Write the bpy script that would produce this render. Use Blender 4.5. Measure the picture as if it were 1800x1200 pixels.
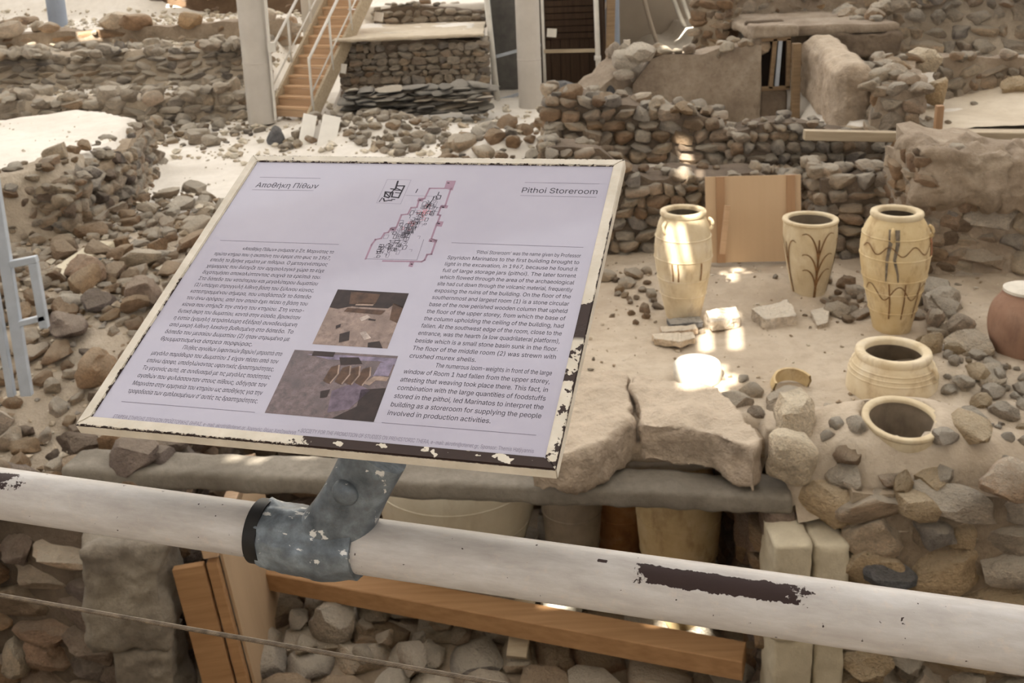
import bpy, bmesh, math, random
import numpy as np
from mathutils import Vector, Matrix, noise as mn
for o in list(bpy.data.objects): bpy.data.objects.remove(o)
SC = bpy.context.scene; COL = SC.collection
# ------------------------------------------------------------------ camera
F, CX, CY, EYE = 1840.0, 900.0, 300.0, 1.6
PITCH, ROLL = math.radians(13.5), math.radians(2.3)
R0 = np.array([1, 0, 0.]); FW = np.array([0, math.cos(PITCH), -math.sin(PITCH)]); U0 = np.array([0, math.sin(PITCH), math.cos(PITCH)])
UP = math.cos(ROLL)*U0 + math.sin(ROLL)*R0; RT = math.cos(ROLL)*R0 - math.sin(ROLL)*U0
CAM = np.array([0, 0, EYE])
cam = bpy.data.cameras.new('camera'); camo = bpy.data.objects.new('camera', cam); COL.objects.link(camo)
cam.sensor_width = 36.0; cam.lens = F/1800*36; cam.shift_y = -(600-CY)/1800; cam.clip_start = .02; cam.clip_end = 200
camo.matrix_world = Matrix(((RT[0], UP[0], -FW[0], 0), (RT[1], UP[1], -FW[1], 0), (RT[2], UP[2], -FW[2], EYE), (0, 0, 0, 1)))
cam.dof.use_dof = True; cam.dof.focus_distance = 1.2; cam.dof.aperture_fstop = 18.0
SC.camera = camo
# ------------------------------------------------------------------ sky, sun, exposure
SC.view_settings.view_transform = 'Standard'; SC.view_settings.look = 'None'; SC.view_settings.gamma = 1.0
SC.view_settings.use_curve_mapping = False
SC.view_settings.exposure = 1.15
SC.cycles.max_bounces = 6; SC.cycles.diffuse_bounces = 4; SC.cycles.glossy_bounces = 3
SC.cycles.sample_clamp_indirect = 6
wd = bpy.data.worlds.new('daylight'); SC.world = wd; wd.use_nodes = True
wd.node_tree.nodes['Background'].inputs[0].default_value = (1.0, .982, .978, 1); wd.node_tree.nodes['Background'].inputs[1].default_value = 1.0
SUN = np.array([.28, .62, -.73]); SUN = SUN/np.linalg.norm(SUN)
sl = bpy.data.lights.new('sun', 'SUN'); sl.energy = 9.0; sl.angle = math.radians(.5); sl.color = (1, .93, .8)
slo = bpy.data.objects.new('sun', sl); COL.objects.link(slo); slo.rotation_euler = Vector(SUN).to_track_quat('-Z', 'Y').to_euler()

# ------------------------------------------------------------------ where a line of sight meets the place (used for surveying)
def ray(x, y): return RT*(x-CX)/F - UP*(y-CY)/F + FW
def atz(x, y, z): d = ray(x, y); return CAM + d*((z-EYE)/d[2])
def aty(x, y, Y): d = ray(x, y); return CAM + d*(Y/d[1])
def xy(x, y, z): p = atz(x, y, z); return (p[0], p[1])

# ------------------------------------------------------------------ materials
def lin(c, sat=.9):
    k = .3*c[0]+.55*c[1]+.15*c[2]; c = [k+(v-k)*sat for v in c]
    return tuple((v/255/12.92 if v/255 <= .04045 else ((v/255+.055)/1.055)**2.4) for v in c) + (1.0,)
class NG:
    def __init__(s, name):
        s.m = bpy.data.materials.new(name); s.m.use_nodes = True; s.t = s.m.node_tree; s.p = s.t.nodes['Principled BSDF']
        s.p.inputs['Specular IOR Level'].default_value = .25
    def n(s, k, **kw):
        a = s.t.nodes.new(k)
        for q, v in kw.items(): setattr(a, q, v)
        return a
    def put(s, i, v):
        if isinstance(v, bpy.types.NodeSocket): s.t.links.new(v, i)
        else: i.default_value = v
    def math(s, op, a, b=0.0, c=None, clamp=False):
        k = s.n('ShaderNodeMath', operation=op, use_clamp=clamp); s.put(k.inputs[0], a); s.put(k.inputs[1], b)
        if c is not None: s.put(k.inputs[2], c)
        return k.outputs[0]
    def coord(s, which='Object'): return s.n('ShaderNodeTexCoord').outputs[which]
    def vadd(s, a, b):
        k = s.n('ShaderNodeVectorMath', operation='ADD'); s.put(k.inputs[0], a); s.put(k.inputs[1], b); return k.outputs[0]
    def scalev(s, a, v):
        k = s.n('ShaderNodeMapping'); s.put(k.inputs[0], a); k.inputs['Scale'].default_value = v; return k.outputs[0]
    def noise(s, v, sc, det=5, rough=.6):
        k = s.n('ShaderNodeTexNoise'); s.put(k.inputs['Vector'], v); s.put(k.inputs['Scale'], sc)
        k.inputs['Detail'].default_value = det; k.inputs['Roughness'].default_value = rough; return k.outputs['Fac']
    def vor(s, v, sc, feature='F1'):
        k = s.n('ShaderNodeTexVoronoi', feature=feature); s.put(k.inputs['Vector'], v); s.put(k.inputs['Scale'], sc); return k.outputs[0]
    def ramp(s, f, stops, interp='LINEAR'):
        k = s.n('ShaderNodeValToRGB'); s.put(k.inputs[0], f); k.color_ramp.interpolation = interp
        e = k.color_ramp.elements
        while len(e) < len(stops): e.new(.5)
        for a, (p, c) in zip(e, stops): a.position = p; a.color = lin(c) if len(c) == 3 else c
        return k.outputs[0]
    def step(s, f, a, b):
        k = s.n('ShaderNodeMapRange'); k.clamp = True; s.put(k.inputs[0], f); k.inputs[1].default_value = a; k.inputs[2].default_value = b
        return k.outputs[0]
    def mix(s, f, a, b, mode='MIX'):
        k = s.n('ShaderNodeMix', data_type='RGBA', blend_type=mode); s.put(k.inputs[0], f)
        s.put(k.inputs[6], lin(a) if isinstance(a, tuple) and len(a) == 3 else a); s.put(k.inputs[7], lin(b) if isinstance(b, tuple) and len(b) == 3 else b)
        return k.outputs[2]
    def sep(s, v):
        k = s.n('ShaderNodeSeparateXYZ'); s.put(k.inputs[0], v); return k.outputs
    def bump(s, h, st=.4, dist=.02):
        k = s.n('ShaderNodeBump'); s.put(k.inputs['Height'], h); k.inputs['Strength'].default_value = st; k.inputs['Distance'].default_value = dist
        s.put(s.p.inputs['Normal'], k.outputs[0]); return k
    def col(s, c): s.put(s.p.inputs['Base Color'], lin(c) if isinstance(c, tuple) else c)
    def rough(s, r): s.put(s.p.inputs['Roughness'], r)
MAT = {}
def stone_mat(name, pal, dustc=(218, 206, 186), dust=.75, sc=2.4, bump=1.0, bd=.09, var=(.62, 1.25), lift=1.27):
    g = NG(name); oi = g.n('ShaderNodeObjectInfo'); rnd = oi.outputs['Random']
    k = g.n('ShaderNodeCombineXYZ'); r37 = g.math('MULTIPLY', rnd, 37.0); g.put(k.inputs[0], r37); g.put(k.inputs[1], g.math('MULTIPLY', rnd, 91.0)); g.put(k.inputs[2], r37)
    v = g.vadd(g.coord(), k.outputs[0])
    pal = [tuple(int(x*min(lift, 222/max(c))) for x in c) for c in pal]
    base = g.ramp(rnd, [((i+.5)/len(pal), c) for i, c in enumerate(pal)])
    n1 = g.noise(v, sc, 6, .65); n2 = g.noise(v, sc*5, 4, .7)
    f = g.step(n1, .3, .72); k2 = g.math('MULTIPLY_ADD', f, var[1]-var[0], var[0])
    cc = g.n('ShaderNodeCombineColor')
    for i in range(3): g.put(cc.inputs[i], k2)
    c = g.mix(1.0, base, cc.outputs[0], 'MULTIPLY')
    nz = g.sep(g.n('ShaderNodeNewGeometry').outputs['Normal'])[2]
    sp = g.noise(v, sc*9, 4, .75); k3 = g.math('MULTIPLY_ADD', g.step(sp, .3, .7), .45, .82); c3 = g.n('ShaderNodeCombineColor')
    for i in range(3): g.put(c3.inputs[i], k3)
    c = g.mix(1.0, c, c3.outputs[0], 'MULTIPLY')
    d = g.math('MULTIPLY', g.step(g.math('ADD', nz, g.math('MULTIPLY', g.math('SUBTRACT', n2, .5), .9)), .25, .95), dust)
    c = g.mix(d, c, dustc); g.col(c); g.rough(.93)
    n3 = g.noise(v, sc*16, 3, .7); g.bump(g.math('ADD', g.math('ADD', n1, g.math('MULTIPLY', n2, .5)), g.math('MULTIPLY', n3, .2)), bump, bd)
    MAT[name] = g.m
def earth_mat(name, a, b, c, sc=1.2, bump=.5, bd=.05, rough=.95):
    g = NG(name); v = g.coord(); n1 = g.noise(v, sc, 7, .62); n2 = g.noise(v, sc*9, 5, .65); n3 = g.noise(v, sc*38, 3, .6)
    g.col(g.mix(g.math('MULTIPLY', g.step(n2, .45, .75), .6), g.ramp(n1, [(.3, a), (.5, b), (.72, c)]), a)); g.rough(rough)
    h = g.math('ADD', g.math('ADD', n1, g.math('MULTIPLY', n2, .45)), g.math('MULTIPLY', n3, .16)); g.bump(h, bump, bd); MAT[name] = g.m
def wood_mat(name, a, b, axis=0, sc=1.0, rough=.7):
    g = NG(name); s = [26*sc]*3; s[axis] = 1.6*sc
    v = g.scalev(g.coord(), tuple(s)); n1 = g.noise(v, 1.0, 6, .6); n2 = g.noise(g.coord(), 3*sc, 3)
    g.col(g.mix(g.math('MULTIPLY', n2, .35), g.ramp(n1, [(.3, a), (.7, b)]), a)); g.rough(rough); g.bump(n1, .2, .01); MAT[name] = g.m
def plain_mat(name, c, rough=.6, metal=0.0, var=.12, sc=6, bump=.1, bd=.005):
    g = NG(name); n1 = g.noise(g.coord(), sc, 5, .6); lo = tuple(int(x*(1-var)) for x in c); hi = tuple(min(255, int(x*(1+var*.6))) for x in c)
    g.col(g.ramp(n1, [(.3, lo), (.7, hi)])); g.rough(rough); g.p.inputs['Metallic'].default_value = metal; g.bump(n1, bump, bd); MAT[name] = g.m
DUST = (212, 200, 180)
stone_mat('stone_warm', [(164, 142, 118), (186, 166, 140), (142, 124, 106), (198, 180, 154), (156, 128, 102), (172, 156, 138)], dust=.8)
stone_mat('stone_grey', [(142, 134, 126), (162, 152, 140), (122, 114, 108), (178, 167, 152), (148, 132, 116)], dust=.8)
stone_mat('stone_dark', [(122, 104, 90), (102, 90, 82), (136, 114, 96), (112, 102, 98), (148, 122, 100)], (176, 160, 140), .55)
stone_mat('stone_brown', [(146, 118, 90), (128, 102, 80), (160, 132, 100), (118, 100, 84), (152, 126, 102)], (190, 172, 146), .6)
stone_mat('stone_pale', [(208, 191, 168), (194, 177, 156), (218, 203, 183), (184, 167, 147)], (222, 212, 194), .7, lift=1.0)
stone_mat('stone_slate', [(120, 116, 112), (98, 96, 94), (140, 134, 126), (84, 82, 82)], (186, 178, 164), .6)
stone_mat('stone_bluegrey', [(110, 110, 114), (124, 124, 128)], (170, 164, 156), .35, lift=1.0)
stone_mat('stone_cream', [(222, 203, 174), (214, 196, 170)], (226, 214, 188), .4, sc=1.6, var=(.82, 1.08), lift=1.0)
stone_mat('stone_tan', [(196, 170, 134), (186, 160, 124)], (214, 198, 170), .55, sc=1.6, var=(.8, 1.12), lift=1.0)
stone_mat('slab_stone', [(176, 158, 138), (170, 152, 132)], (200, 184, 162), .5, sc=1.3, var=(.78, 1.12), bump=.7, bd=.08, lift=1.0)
earth_mat('mortar', (136, 119, 100), (160, 142, 120), (180, 163, 140), 1.8, .8, .06)
earth_mat('mortar_dark', (96, 83, 70), (116, 101, 86), (138, 121, 103), 1.8, .8, .06)  # darker copy of mortar, puts the shade of deep joints into wall cores
earth_mat('dust_pale', (212, 204, 192), (228, 221, 210), (237, 231, 222), .7, .35, .04)
earth_mat('dust_floor', (166, 149, 128), (188, 172, 151), (202, 188, 168), 1.1, .6, .05)
earth_mat('dust_terrace', (190, 174, 152), (206, 192, 170), (218, 206, 186), .9, .45, .05)
earth_mat('rubble_earth', (156, 141, 122), (180, 165, 145), (198, 185, 166), 1.5, .8, .07)
earth_mat('dark_earth', (88, 68, 50), (110, 88, 68), (138, 114, 90), .8, .7, .08)
earth_mat('plaster', (128, 112, 96), (158, 142, 124), (178, 164, 146), 2.2, .8, .05)
earth_mat('plaster_tan', (136, 120, 102), (166, 148, 128), (184, 168, 148), 2.4, .9, .06)
earth_mat('pit_plaster', (196, 182, 156), (212, 200, 176), (222, 212, 192), 2.0, .4, .03)
earth_mat('concrete', (112, 104, 92), (132, 124, 112), (150, 142, 130), 2.4, .5, .03)
earth_mat('jamb_pale', (188, 176, 150), (208, 196, 170), (220, 210, 188), 2.2, .5, .03)
earth_mat('jamb_grey', (116, 106, 94), (146, 136, 122), (172, 162, 146), 2.6, .6, .04)
wood_mat('wood_peach', (190, 156, 122), (214, 180, 146), 0)
wood_mat('wood_orange', (168, 124, 82), (194, 150, 104), 0)
wood_mat('wood_ply', (196, 166, 132), (206, 177, 142), 2, .25)
wood_mat('wood_batten', (166, 128, 94), (180, 142, 106), 2)
wood_mat('wood_step', (200, 160, 120), (224, 188, 150), 0)
wood_mat('wood_old', (122, 98, 72), (152, 128, 98), 0, 1.2)
wood_mat('wood_grey', (168, 150, 124), (196, 180, 154), 0)
wood_mat('wood_dark', (62, 46, 34), (82, 62, 46), 2)
for _n, _c in (('chip_pale', (216, 205, 186)), ('chip_warm', (184, 168, 146)), ('chip_grey', (160, 152, 142)), ('chip_brown', (150, 130, 106))): plain_mat(_n, _c, .95, 0, .2, 9, .5, .03)
plain_mat('metal_white', (224, 220, 212), .45, 0, .05)
plain_mat('metal_blue', (184, 192, 202), .45, 0, .06)
plain_mat('column_paint', (198, 192, 184), .55, 0, .05, 2)
plain_mat('column_blue', (150, 162, 180), .55, 0, .05, 2)
plain_mat('grey_sheet', (112, 110, 106), .7, 0, .12)
plain_mat('panel_white', (208, 198, 184), .7, 0, .05, 2)
plain_mat('shade_black', (38, 28, 22), .9, 0, .2)  # near-black colour standing in for the shade inside openings
plain_mat('card_white', (232, 228, 220), .7, 0, .03)
plain_mat('slate_card', (96, 106, 110), .7, 0, .05)
plain_mat('black_rubber', (22, 20, 20), .5, 0, .1, 20, .3, .002)
plain_mat('wire', (118, 106, 92), .42, .85, .25, 60)
plain_mat('roof_white', (212, 209, 204), .8, 0, .03)
plain_mat('blocker_wall', (206, 200, 192), .9, 0, .08, 1)  # for the added light-blocking walls out of view
plain_mat('arch_skin', (196, 184, 168), .6, 0, .05, 1.2)
plain_mat('ink', (40, 36, 46), .7, 0, .02)
plain_mat('ink_grey', (112, 106, 122), .7, 0, .02)
plain_mat('ink_mauve', (150, 122, 142), .7, 0, .06)
plain_mat('ink_red', (196, 120, 132), .7, 0, .02)
plain_mat('bag_white', (228, 222, 206), .35, 0, .08, 12, .5, .01)

# ------------------------------------------------------------------ mesh helpers
class MB:
    def __init__(s): s.v = []; s.f = []
    def add(s, v, f):
        o = len(s.v); s.v += [tuple(map(float, p)) for p in v]; s.f += [tuple(i+o for i in q) for q in f]; return s
    def box(s, c, d, rz=0.0, m=None):
        x, y, z = d[0]/2, d[1]/2, d[2]/2
        p = [(a*x, b*y, e*z) for e in (-1, 1) for b in (-1, 1) for a in (-1, 1)]
        cr, sr = math.cos(rz), math.sin(rz)
        p = [(c[0]+a*cr-b*sr, c[1]+a*sr+b*cr, c[2]+e) for a, b, e in p]
        return s.add(p, [(0, 2, 3, 1), (4, 5, 7, 6), (0, 1, 5, 4), (2, 6, 7, 3), (0, 4, 6, 2), (1, 3, 7, 5)])
    def beam(s, a, b, w, h, up=(0, 0, 1)):
        a = Vector(a); b = Vector(b); d = (b-a).normalized(); sd = d.cross(Vector(up)).normalized(); u = sd.cross(d)
        p = [q + sd*(i*w/2) + u*(j*h/2) for q in (a, b) for i, j in ((-1, -1), (1, -1), (1, 1), (-1, 1))]
        return s.add(p, [(3, 2, 1, 0), (4, 5, 6, 7), (0, 1, 5, 4), (1, 2, 6, 5), (2, 3, 7, 6), (3, 0, 4, 7)])
    def tube(s, pts, r, seg=12, cap=True):
        pts = [Vector(p) for p in pts]; n = len(pts); rr = r if isinstance(r, (list, tuple)) else [r]*n
        v = []; ref = Vector((0, 0, 1))
        for i, p in enumerate(pts):
            d = (pts[min(i+1, n-1)]-pts[max(i-1, 0)]).normalized()
            a = d.cross(ref)
            if a.length < 1e-3: a = d.cross(Vector((1, 0, 0)))
            a.normalize(); b = a.cross(d)
            v += [p + (a*math.cos(t)+b*math.sin(t))*rr[i] for t in (2*math.pi*k/seg for k in range(seg))]
        f = [(i*seg+k, i*seg+(k+1) % seg, (i+1)*seg+(k+1) % seg, (i+1)*seg+k) for i in range(n-1) for k in range(seg)]
        if cap: f += [tuple(range(seg-1, -1, -1)), tuple((n-1)*seg+k for k in range(seg))]
        return s.add(v, f)
    def lathe(s, prof, seg=48, c=(0, 0, 0), a0=0.0, a1=2*math.pi):
        full = abs(a1-a0-2*math.pi) < 1e-6; m = seg if full else seg+1
        v = [(c[0]+r*math.cos(a0+(a1-a0)*k/seg), c[1]+r*math.sin(a0+(a1-a0)*k/seg), c[2]+z) for r, z in prof for k in range(m)]
        f = []
        for i in range(len(prof)-1):
            for k in range(seg):
                k2 = (k+1) % m
                f.append((i*m+k, i*m+k2, (i+1)*m+k2, (i+1)*m+k))
        return s.add(v, f)
    def mesh(s, name, mat, smooth=False, auto=None):
        me = bpy.data.meshes.new(name); me.from_pydata(s.v, [], s.f); me.update()
        if isinstance(mat, str): mat = MAT[mat]
        me.materials.append(mat)
        if smooth:
            me.polygons.foreach_set('use_smooth', [True]*len(me.polygons))
            if auto: me.set_sharp_from_angle(angle=math.radians(auto))
        return me
    def obj(s, name, mat, parent=None, smooth=False, auto=None, **kw):
        return put(name, s.mesh(name, mat, smooth, auto), parent, **kw)
def put(name, me, parent=None, loc=(0, 0, 0), rot=(0, 0, 0), scale=(1, 1, 1)):
    o = bpy.data.objects.new(name, me); COL.objects.link(o); o.location = loc; o.rotation_euler = rot; o.scale = scale
    if parent is not None: o.parent = parent
    return o
def empty(name, loc=(0, 0, 0), rz=0.0):
    o = put(name, None, None, loc, (0, 0, rz)); o.empty_display_size = .1; return o
def tag(o, label, cat=None, group=None, kind=None):
    o['label'] = label
    if cat: o['category'] = cat
    if group: o['group'] = group
    if kind: o['kind'] = kind
    return o
def bevel(me, w, seg=2):
    bm = bmesh.new(); bm.from_mesh(me); bmesh.ops.bevel(bm, geom=bm.edges[:], offset=w, segments=seg, profile=.6, affect='EDGES', clamp_overlap=True)
    bm.to_mesh(me); bm.free(); return me
def fn(x, y, z=0.0, o=4): return mn.fractal(Vector((x, y, z)), 1.0, 2.0, o)
def sst(x, a, b):
    t = min(1, max(0, (x-a)/(b-a))); return t*t*(3-2*t)
BENCH = bpy.data.scenes.new('bench')                                   # a side scene for evaluating shapes; removed at the end
def evaluated(o):
    BENCH.collection.objects.link(o); vl = BENCH.view_layers[0]; vl.update(); return bpy.data.meshes.new_from_object(o.evaluated_get(vl.depsgraph))
def rough_mesh(name, me_in, mat, amp, sc, cuts=3, seed=0.0, smooth=True, vox=None):
    """give a blocky mesh an even fine skin and weather its surface"""
    if amp <= 0:
        me = me_in.copy(); me.name = name; return me
    d = [max(v.co[i] for v in me_in.vertices)-min(v.co[i] for v in me_in.vertices) for i in range(3)]
    vx = vox or max(min(d)/5, max(d)/55, .012)
    t = bpy.data.objects.new('t', me_in); r = t.modifiers.new('r', 'REMESH'); r.mode = 'VOXEL'; r.voxel_size = vx
    me = evaluated(t); bpy.data.objects.remove(t)
    bm = bmesh.new(); bm.from_mesh(me); bm.normal_update(); N = [v.normal.copy() for v in bm.verts]
    for v, n in zip(bm.verts, N):
        p = v.co*sc; q = v.co*(sc*3.3); v.co += n*(fn(p.x+seed, p.y, p.z)*amp + mn.noise(Vector((q.x, q.y+seed, q.z)))*amp*.4)
    bm.to_mesh(me); bm.free(); me.name = name; me.materials.clear(); me.materials.append(MAT[mat])
    me.polygons.foreach_set('use_smooth', [True]*len(me.polygons)); return me
# stones: a shelf of weathered shapes, each one unit across
def rock_shape(seed, sub=2, block=.0, planes=9, rough=.05):
    rg = random.Random(seed); bm = bmesh.new(); bmesh.ops.create_icosphere(bm, subdivisions=sub, radius=1.0)
    P = []
    for i in range(planes):
        n = Vector((rg.gauss(0, 1), rg.gauss(0, 1), rg.gauss(0, 1))).normalized(); P.append((n, rg.uniform(.55, .88)))
    for v in bm.verts:
        c = v.co.copy()
        if block: c = Vector([math.copysign(abs(t)**(1-block), t) for t in c])
        for n, d in P:
            e = c.dot(n)-d
            if e > 0: c -= n*(e*.92)
        c += c.normalized()*(mn.noise(c*1.7+Vector((seed*3.1, 0, 0)))*rough*2 + mn.noise(c*4.5+Vector((0, seed*1.7, 0)))*rough)
        v.co = c
    mx = [max(abs(v.co[i]) for v in bm.verts) for i in range(3)]
    for v in bm.verts: v.co = Vector([v.co[i]/mx[i]*.5 for i in range(3)])
    me = bpy.data.meshes.new('stone'); bm.to_mesh(me); bm.free()
    me.polygons.foreach_set('use_smooth', [True]*len(me.polygons)); me.set_sharp_from_angle(angle=math.radians(32))
    return me
_shapes = {}
def shape(kind, i, mat):
    k = (kind, i, mat)
    if k not in _shapes:
        b = (kind, i)
        if b not in _shapes:
            _shapes[b] = rock_shape(100+i*7+{'round': 0, 'block': 1000, 'fine': 2000, 'flat': 3000, 'smooth': 4000}[kind], 3 if kind in ('fine', 'smooth') else 2,
                                    {'round': .1, 'block': .42, 'fine': .25, 'flat': .5, 'smooth': .2}[kind], {'round': 11, 'block': 8, 'fine': 14, 'flat': 8, 'smooth': 5}[kind], {'round': .07, 'block': .06, 'fine': .08, 'flat': .05, 'smooth': .1}[kind])
        me = _shapes[b].copy(); me.materials.clear(); me.materials.append(MAT[mat]); me.name = 'stone'; _shapes[k] = me
    return _shapes[k]
NSH = 12
def pick(rg, mats):
    if isinstance(mats, str): return mats
    return rg.choices([m for m, _ in mats], [w for _, w in mats])[0]
def stone(name, loc, size, mat, kind='fine', i=0, rot=(0, 0, 0), parent=None): return put(name, shape(kind, i, mat), parent, loc, rot, size)
def rubble_wall(name, p0, p1, z0, z1, thick, sw, sh, mats, seed, label, core='mortar', top=None, depth=None, cap=0, kind='block', batter=0.0, proud=.42, capsize=1.0, tilt=.12, chink=.25, ends=True):
    """a wall of field stones: an earth core with every stone of its face a piece of its own"""
    rg = random.Random(seed); p0 = Vector(p0); p1 = Vector(p1); d = (p1-p0); L = d.length; d.normalize(); nrm = Vector((d.y, -d.x))
    if nrm.dot(Vector((0, 0))-p0) < 0: nrm = -nrm
    z0 = z0 if isinstance(z0, tuple) else (z0, z0); z1 = z1 if isinstance(z1, tuple) else (z1, z1)
    top = top or (lambda u: 0.0)
    zb = lambda u: z0[0]+(z0[1]-z0[0])*u/L
    zt = lambda u: z1[0]+(z1[1]-z1[0])*u/L + top(u) 
    n = max(6, int(L/.12)); mv = max(4, int((max(z1)-min(z0))/.12)); m = MB(); V = []
    nt = 3
    for i in range(n+1):
        u = L*i/n; a, b = zb(u), zt(u)
        ring = [(0, a+(b-a)*j/mv) for j in range(mv+1)] + [(k*thick/nt, b) for k in range(1, nt+1)] + [(thick, a)]
        for off, z in ring:
            q = p0+d*u-nrm*(off + batter*(z-a)); w = fn(q.x*3, q.y*3, z*3+seed)*.035
            V.append((q.x+nrm.x*w, q.y+nrm.y*w, z+fn(q.x*2+9, q.y*2, seed)*.04*(z > a+.05)))
    K = mv+1+nt+1
    m.add(V, [(i*K+j, (i+1)*K+j, (i+1)*K+j+1, i*K+j+1) for i in range(n) for j in range(K-1)] + [tuple(range(K)), tuple(n*K+j for j in range(K-1, -1, -1))])
    W = m.obj(name, core, None, True, 50); tag(W, label, None, None, 'structure')
    ang = math.atan2(d.y, d.x); dep = depth or sw*.9; z = min(z0)
    while z < max(z1)+.6:
        h = sh*rg.uniform(.7, 1.35); u = -rg.random()*sw*.5
        while u < L:
            w = sw*rg.uniform(.55, 1.6); uc = min(max(u+w/2, 0), L); zc = z+h/2+rg.uniform(-.12, .12)*h
            if zb(uc)-h*.3 < zc < zt(uc)-h*.2:
                hh = h*rg.uniform(.85, 1.2); dd = dep*rg.uniform(.75, 1.2)
                q = p0+d*uc+nrm*(dd*(proud-.5)+rg.uniform(-.02, .03)*1.0 - batter*(zc-zb(uc)))
                stone('stone', (q.x, q.y, zc), (w*1.16, dd, hh*1.14), pick(rg, mats), kind, rg.randrange(NSH), (rg.uniform(-tilt, tilt), rg.uniform(-tilt, tilt)*1.3, ang+rg.choice((0, math.pi))+rg.uniform(-.12, .12)), W)
                if rg.random() < chink:
                    q2 = p0+d*min(max(uc+w*.5, 0), L)+nrm*(.0-batter*(zc-zb(uc))); c2 = sh*rg.uniform(.3, .55)
                    stone('stone', (q2.x, q2.y, zc+h*rg.choice((-.45, .45))), (c2*1.5, c2*1.2, c2), pick(rg, mats), 'round', rg.randrange(NSH), (rg.random(), rg.random(), rg.random()*6), W)
            u += w
        z += h
    if ends:
        for u, sg in ((0.0, -1), (L, 1)):
            z = zb(u)
            while z < zt(u)-sh*.2:
                o_ = thick*.1; h = sh*rg.uniform(.7, 1.3)
                while o_ < thick:
                    w = sw*rg.uniform(.6, 1.4); q = p0+d*(u+sg*dep*(proud-.45))-nrm*(min(o_+w/2, thick)+batter*(z-zb(u)))
                    stone('stone', (q.x, q.y, z+h/2), (dep, w*1.1, h*1.12), pick(rg, mats), kind, rg.randrange(NSH), (rg.uniform(-tilt, tilt), rg.uniform(-tilt, tilt), ang+rg.uniform(-.15, .15)), W); o_ += w
                z += h
    for k in range(cap):
        u = rg.random()*L; s = sw*rg.uniform(.6, 1.4)*capsize; q = p0+d*u-nrm*rg.uniform(-.02, thick*.9)
        stone('stone', (q.x, q.y, zt(u)+s*.16), (s, s*rg.uniform(.6, 1), s*rg.uniform(.45, .75)), pick(rg, mats), 'round', rg.randrange(NSH), (rg.uniform(-.3, .3), rg.uniform(-.3, .3), rg.uniform(0, 6.28)), W)
    return W
def terrain(name, x0, x1, y0, y1, res, h, mat, label, mask=None):
    nx = int((x1-x0)/res)+1; ny = int((y1-y0)/res)+1; m = MB()
    V = [(x0+(x1-x0)*i/nx, y0+(y1-y0)*j/ny) for j in range(ny+1) for i in range(nx+1)]
    fs = []
    for j in range(ny):
        for i in range(nx):
            cx = x0+(x1-x0)*(i+.5)/nx; cy = y0+(y1-y0)*(j+.5)/ny
            if mask is None or mask(cx, cy): a = j*(nx+1)+i; fs.append((a, a+1, a+nx+2, a+nx+1))
    m.add([(a, b, h(a, b)) for a, b in V], fs); o = m.obj(name, mat, None, True)
    bm = bmesh.new(); bm.from_mesh(o.data); bmesh.ops.delete(bm, geom=[v for v in bm.verts if not v.link_faces], context='VERTS'); bm.to_mesh(o.data); bm.free()
    return tag(o, label, None, None, 'structure')
J1, J2, J3, J4, J5, JR = xy(1201, 552, -1.6), xy(1421, 517, -1.6), xy(1567, 577, -1.6), xy(1573, 688, -1.6), xy(1578, 727, -1.42), xy(1795, 640, -1.6)
AVOID = [(J1[0], J1[1], .2), (J2[0], J2[1], .18), (J3[0], J3[1], .2), (J4[0], J4[1]+.06, .31), (J5[0], J5[1], .24), (JR[0], JR[1], .24)]
def scatter(parent, poly, h, n, size, mats, seed, kind='round', sink=.2, flat=(.5, .85), gap=.42, name='stone'):
    """loose stones bedded in the ground inside a plan polygon, large ones first"""
    rg = random.Random(seed); xs = [p[0] for p in poly]; ys = [p[1] for p in poly]; done = []
    S = sorted((size[0]*(size[1]/size[0])**(rg.random()**1.6) for _ in range(n)), reverse=True)
    def inside(x, y):
        c = False; j = len(poly)-1
        for i in range(len(poly)):
            (a, b), (e, f) = poly[i], poly[j]
            if (b > y) != (f > y) and x < (e-a)*(y-b)/(f-b)+a: c = not c
            j = i
        return c
    for s in S:
        for _ in range(14):
            x = rg.uniform(min(xs), max(xs)); y = rg.uniform(min(ys), max(ys))
            if not inside(x, y) or any((x-a)**2+(y-b)**2 < (r+s*.4)**2 for a, b, r in AVOID) or any((x-a)**2+(y-b)**2 < ((s+t)*gap)**2 for a, b, t in done): continue
            done.append((x, y, s)); hh = s*rg.uniform(*flat)
            stone(name, (x, y, h(x, y)+hh*(.5-sink)), (s*rg.uniform(.85, 1.25), s*rg.uniform(.65, 1), hh), pick(rg, mats), kind, rg.randrange(NSH), (rg.uniform(-.3, .3), rg.uniform(-.3, .3), rg.uniform(0, 6.28)), parent)
            break

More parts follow.
